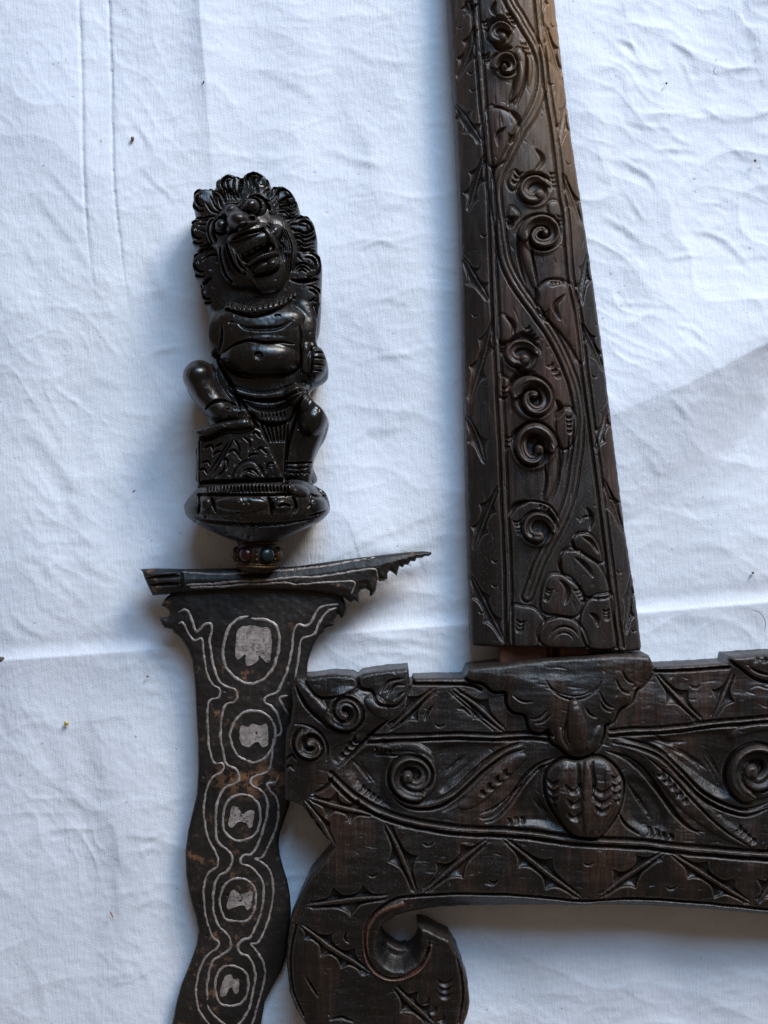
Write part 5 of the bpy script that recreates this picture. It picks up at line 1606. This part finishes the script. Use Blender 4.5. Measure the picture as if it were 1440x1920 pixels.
F.groove(Z2(200, 780, 195, 1000, 200, 1180), 3, 5, 0)
F.groove(Z2(230, 800, 228, 1000, 230, 1170), 2, 4, 0)
F.groove(Z2(200, 1160, 500, 1150, 900, 1135), 5, 12, 0)
F.rough(1.0, 21, 25); F.marks(90, 10, 2.0, 60, 60, 1.4, 12)
F.round_edge(7, 8)
F.build('pedestal', M_fig, handle, 104, 20.0, 1.0)

# bulging base with a fluted band
ba_out = crom(Z2(68, 1360, 90, 1300, 150, 1235, 215, 1195, 320, 1178, 600, 1160, 900, 1160, 1000, 1130, 1110, 1150, 1225, 1210, 1262, 1250, 1288, 1330, 1282, 1400, 1210, 1475, 1060, 1550, 900, 1625, 860, 1645, 560, 1645, 350, 1575, 210, 1505, 115, 1445), 3, True)
F = Field(ba_out, 1.2, 70)
cx = 476.0
rr = np.interp(F.Y, [905, 912, 925, 938, 952, 965, 980, 995, 1005, 1012, 1018], [106, 112, 124, 134, 139, 138, 124, 98, 78, 60, 46])
q = np.clip(1 - ((F.X - cx) / rr) ** 2, 0, 1)
F.Z = 72 + 98 * np.sqrt(q) * np.interp(F.Y, [905, 940, 965, 985, 1000, 1018], [.98, 1.0, .98, .84, .68, .5])
F.Z = np.maximum(F.Z, 66)
# flutes
F.ridge([(388, 918), (430, 915), (480, 913), (520, 912), (545, 914)], 8, 5, 0, region='fluted_band')
for i in range(24):
    x = 390 + i * 6.6
    F.groove([(x, 909), (x + .5, 915), (x + 1, 924)], 2.2, 6.5)
F.groove([(370, 928), (420, 929), (480, 929), (545, 927)], 3, 8, 0)
F.groove([(360, 911), (420, 906), (480, 904), (540, 906)], 4, 9, 0)
# lumps of the lotus lip
F.ell(455, 945, 50, 16, 0, 0, 9, add=True)
F.ell(385, 944, 14, 16, 20, 0, 12, add=True); F.groove([(372, 925), (376, 945), (372, 965)], 4, 12); F.groove([(398, 930), (404, 948), (410, 962)], 3.5, 9)
F.ell(532, 946, 16, 12, 0, 0, 10, add=True); F.groove([(505, 930), (512, 948), (512, 968)], 5, 12); F.groove([(522, 950), (536, 946), (548, 950)], 3.5, 10)
F.groove([(550, 930), (556, 950), (548, 968)], 4, 10)
F.ell(557, 917, 24, 12, 20, 0, 12, add=True); F.ell(598, 942, 16, 20, 0, 0, 10, add=True)
F.groove([(580, 925), (592, 930), (610, 928)], 3, 8); F.groove([(575, 968), (598, 962), (610, 955)], 3, 7)
F.groove([(350, 968), (400, 978), (480, 984), (560, 978), (604, 964)], 5, 5)
F.rough(1.6, 34, 28); F.marks(120, 16, 2.0, 5, 40, 1.5, 8); F.marks(40, 8, 3.0, 5, 40, 1.5, 9)
F.round_edge(8, 6)
F.build('base', M_fig, handle, 130, 2.0, .82, 60)

# ------------------------------------------------------------------ litter on the cloth
litter = bpy.data.materials


def speck(x, y, rx, ry, rot, mat, name, label, cat):
    o = blob(name, x, y, 3.0, rx, ry, 3.0, mat, None, 0, rot=rot, lump=.25, seg=12, ringn=6)
    tag(o, label, cat)


def thread(pts, r, mat, name, label, cat, z=4.0):
    P = crom(pts, 3)
    vs = []; fs = []
    for i, (x, y) in enumerate(P):
        d = P[min(i + 1, len(P) - 1)] - P[max(i - 1, 0)]; d = d / (np.hypot(*d) + 1e-9)
        rr = r * (1 - .6 * abs(2 * i / (len(P) - 1) - 1) ** 3)
        for j in range(6):
            a = 2 * math.pi * j / 6
            wx, wy = w_xy(x - d[1] * rr * math.cos(a), y + d[0] * rr * math.cos(a), 1)
            vs.append((wx, wy, (z + rr * math.sin(a)) * S))
    for i in range(len(P) - 1):
        for j in range(6):
            fs.append((i * 6 + j, i * 6 + (j + 1) % 6, i * 6 + 6 + (j + 1) % 6, i * 6 + 6 + j))
    o = mesh_py(name, vs, fs, mat)
    tag(o, label, cat)


M_seed = plain('seed_brown', (.12, .05, .035), .6)
M_yel = plain('crumb_yellow', (.45, .33, .08), .6)
M_grit = plain('grit_dark', (.06, .05, .045), .7)
M_redf = plain('fibre_red', (.32, .12, .09), .7)
M_leaf = plain('leaf_scrap', (.10, .085, .06), .7)
speck(249, 261, 3.2, 4.6, 0, M_seed, 'seed', 'small brown seed lying on the cloth left above the carved handle', 'seed')
speck(125, 1356, 5.0, 3.6, 40, M_yel, 'crumb', 'tiny yellow crumb on the cloth left of the blade', 'crumb')
speck(2, 1236, 9.0, 6.0, 10, M_leaf, 'leaf_scrap', 'grey brown scrap of leaf at the left edge of the cloth', 'leaf scrap')
thread([(206, 1707), (210, 1713), (213, 1720)], 1.3, M_redf, 'fibre', 'short reddish fibre on the cloth left of the lower blade', 'fibre')
thread([(249, 924), (252, 921), (255, 919)], 1.2, M_grit, 'fibre', 'short dark fibre on the cloth left of the handle base', 'fibre')
thread([(1408, 1143), (1425, 1150), (1434, 1166), (1432, 1184)], .5, M_grit, 'hair', 'fine dark hair curled on the cloth near the right edge', 'hair')
thread([(1341, 128), (1337, 134), (1340, 141), (1345, 140)], .6, M_grit, 'hair', 'tiny curled lint hair on the cloth at the upper right', 'hair')
speck(1415, 302, 2.2, 2.8, 0, M_seed, 'grit', 'dark speck of grit near the right edge of the cloth at the top', 'grit')
speck(1411, 1074, 2.6, 2.2, 0, M_grit, 'grit', 'dark speck of grit above the horizontal crease at the right edge', 'grit')
speck(277, 1268, 2.0, 1.6, 20, M_grit, 'grit', 'small dark speck of grit close to the left of the blade top', 'grit')
speck(382, 155, 1.4, 3.0, 20, M_seed, 'grit', 'thin brown speck beside the soft fold above the handle', 'grit')
speck(1249, 157, 2.0, 2.0, 0, M_grit, 'grit', 'grey speck of grit among the wrinkles right of the scabbard tip', 'grit')
thread([(264, 1066), (268, 1070), (272, 1069)], 1.2, M_grit, 'splinter', 'dark splinter on the cloth at the left end of the guard', 'splinter', 6)
thread([(518, 1034), (519, 1026), (521, 1021)], 1.3, M_grit, 'splinter', 'dark splinter beside the gem collar', 'splinter', 76)
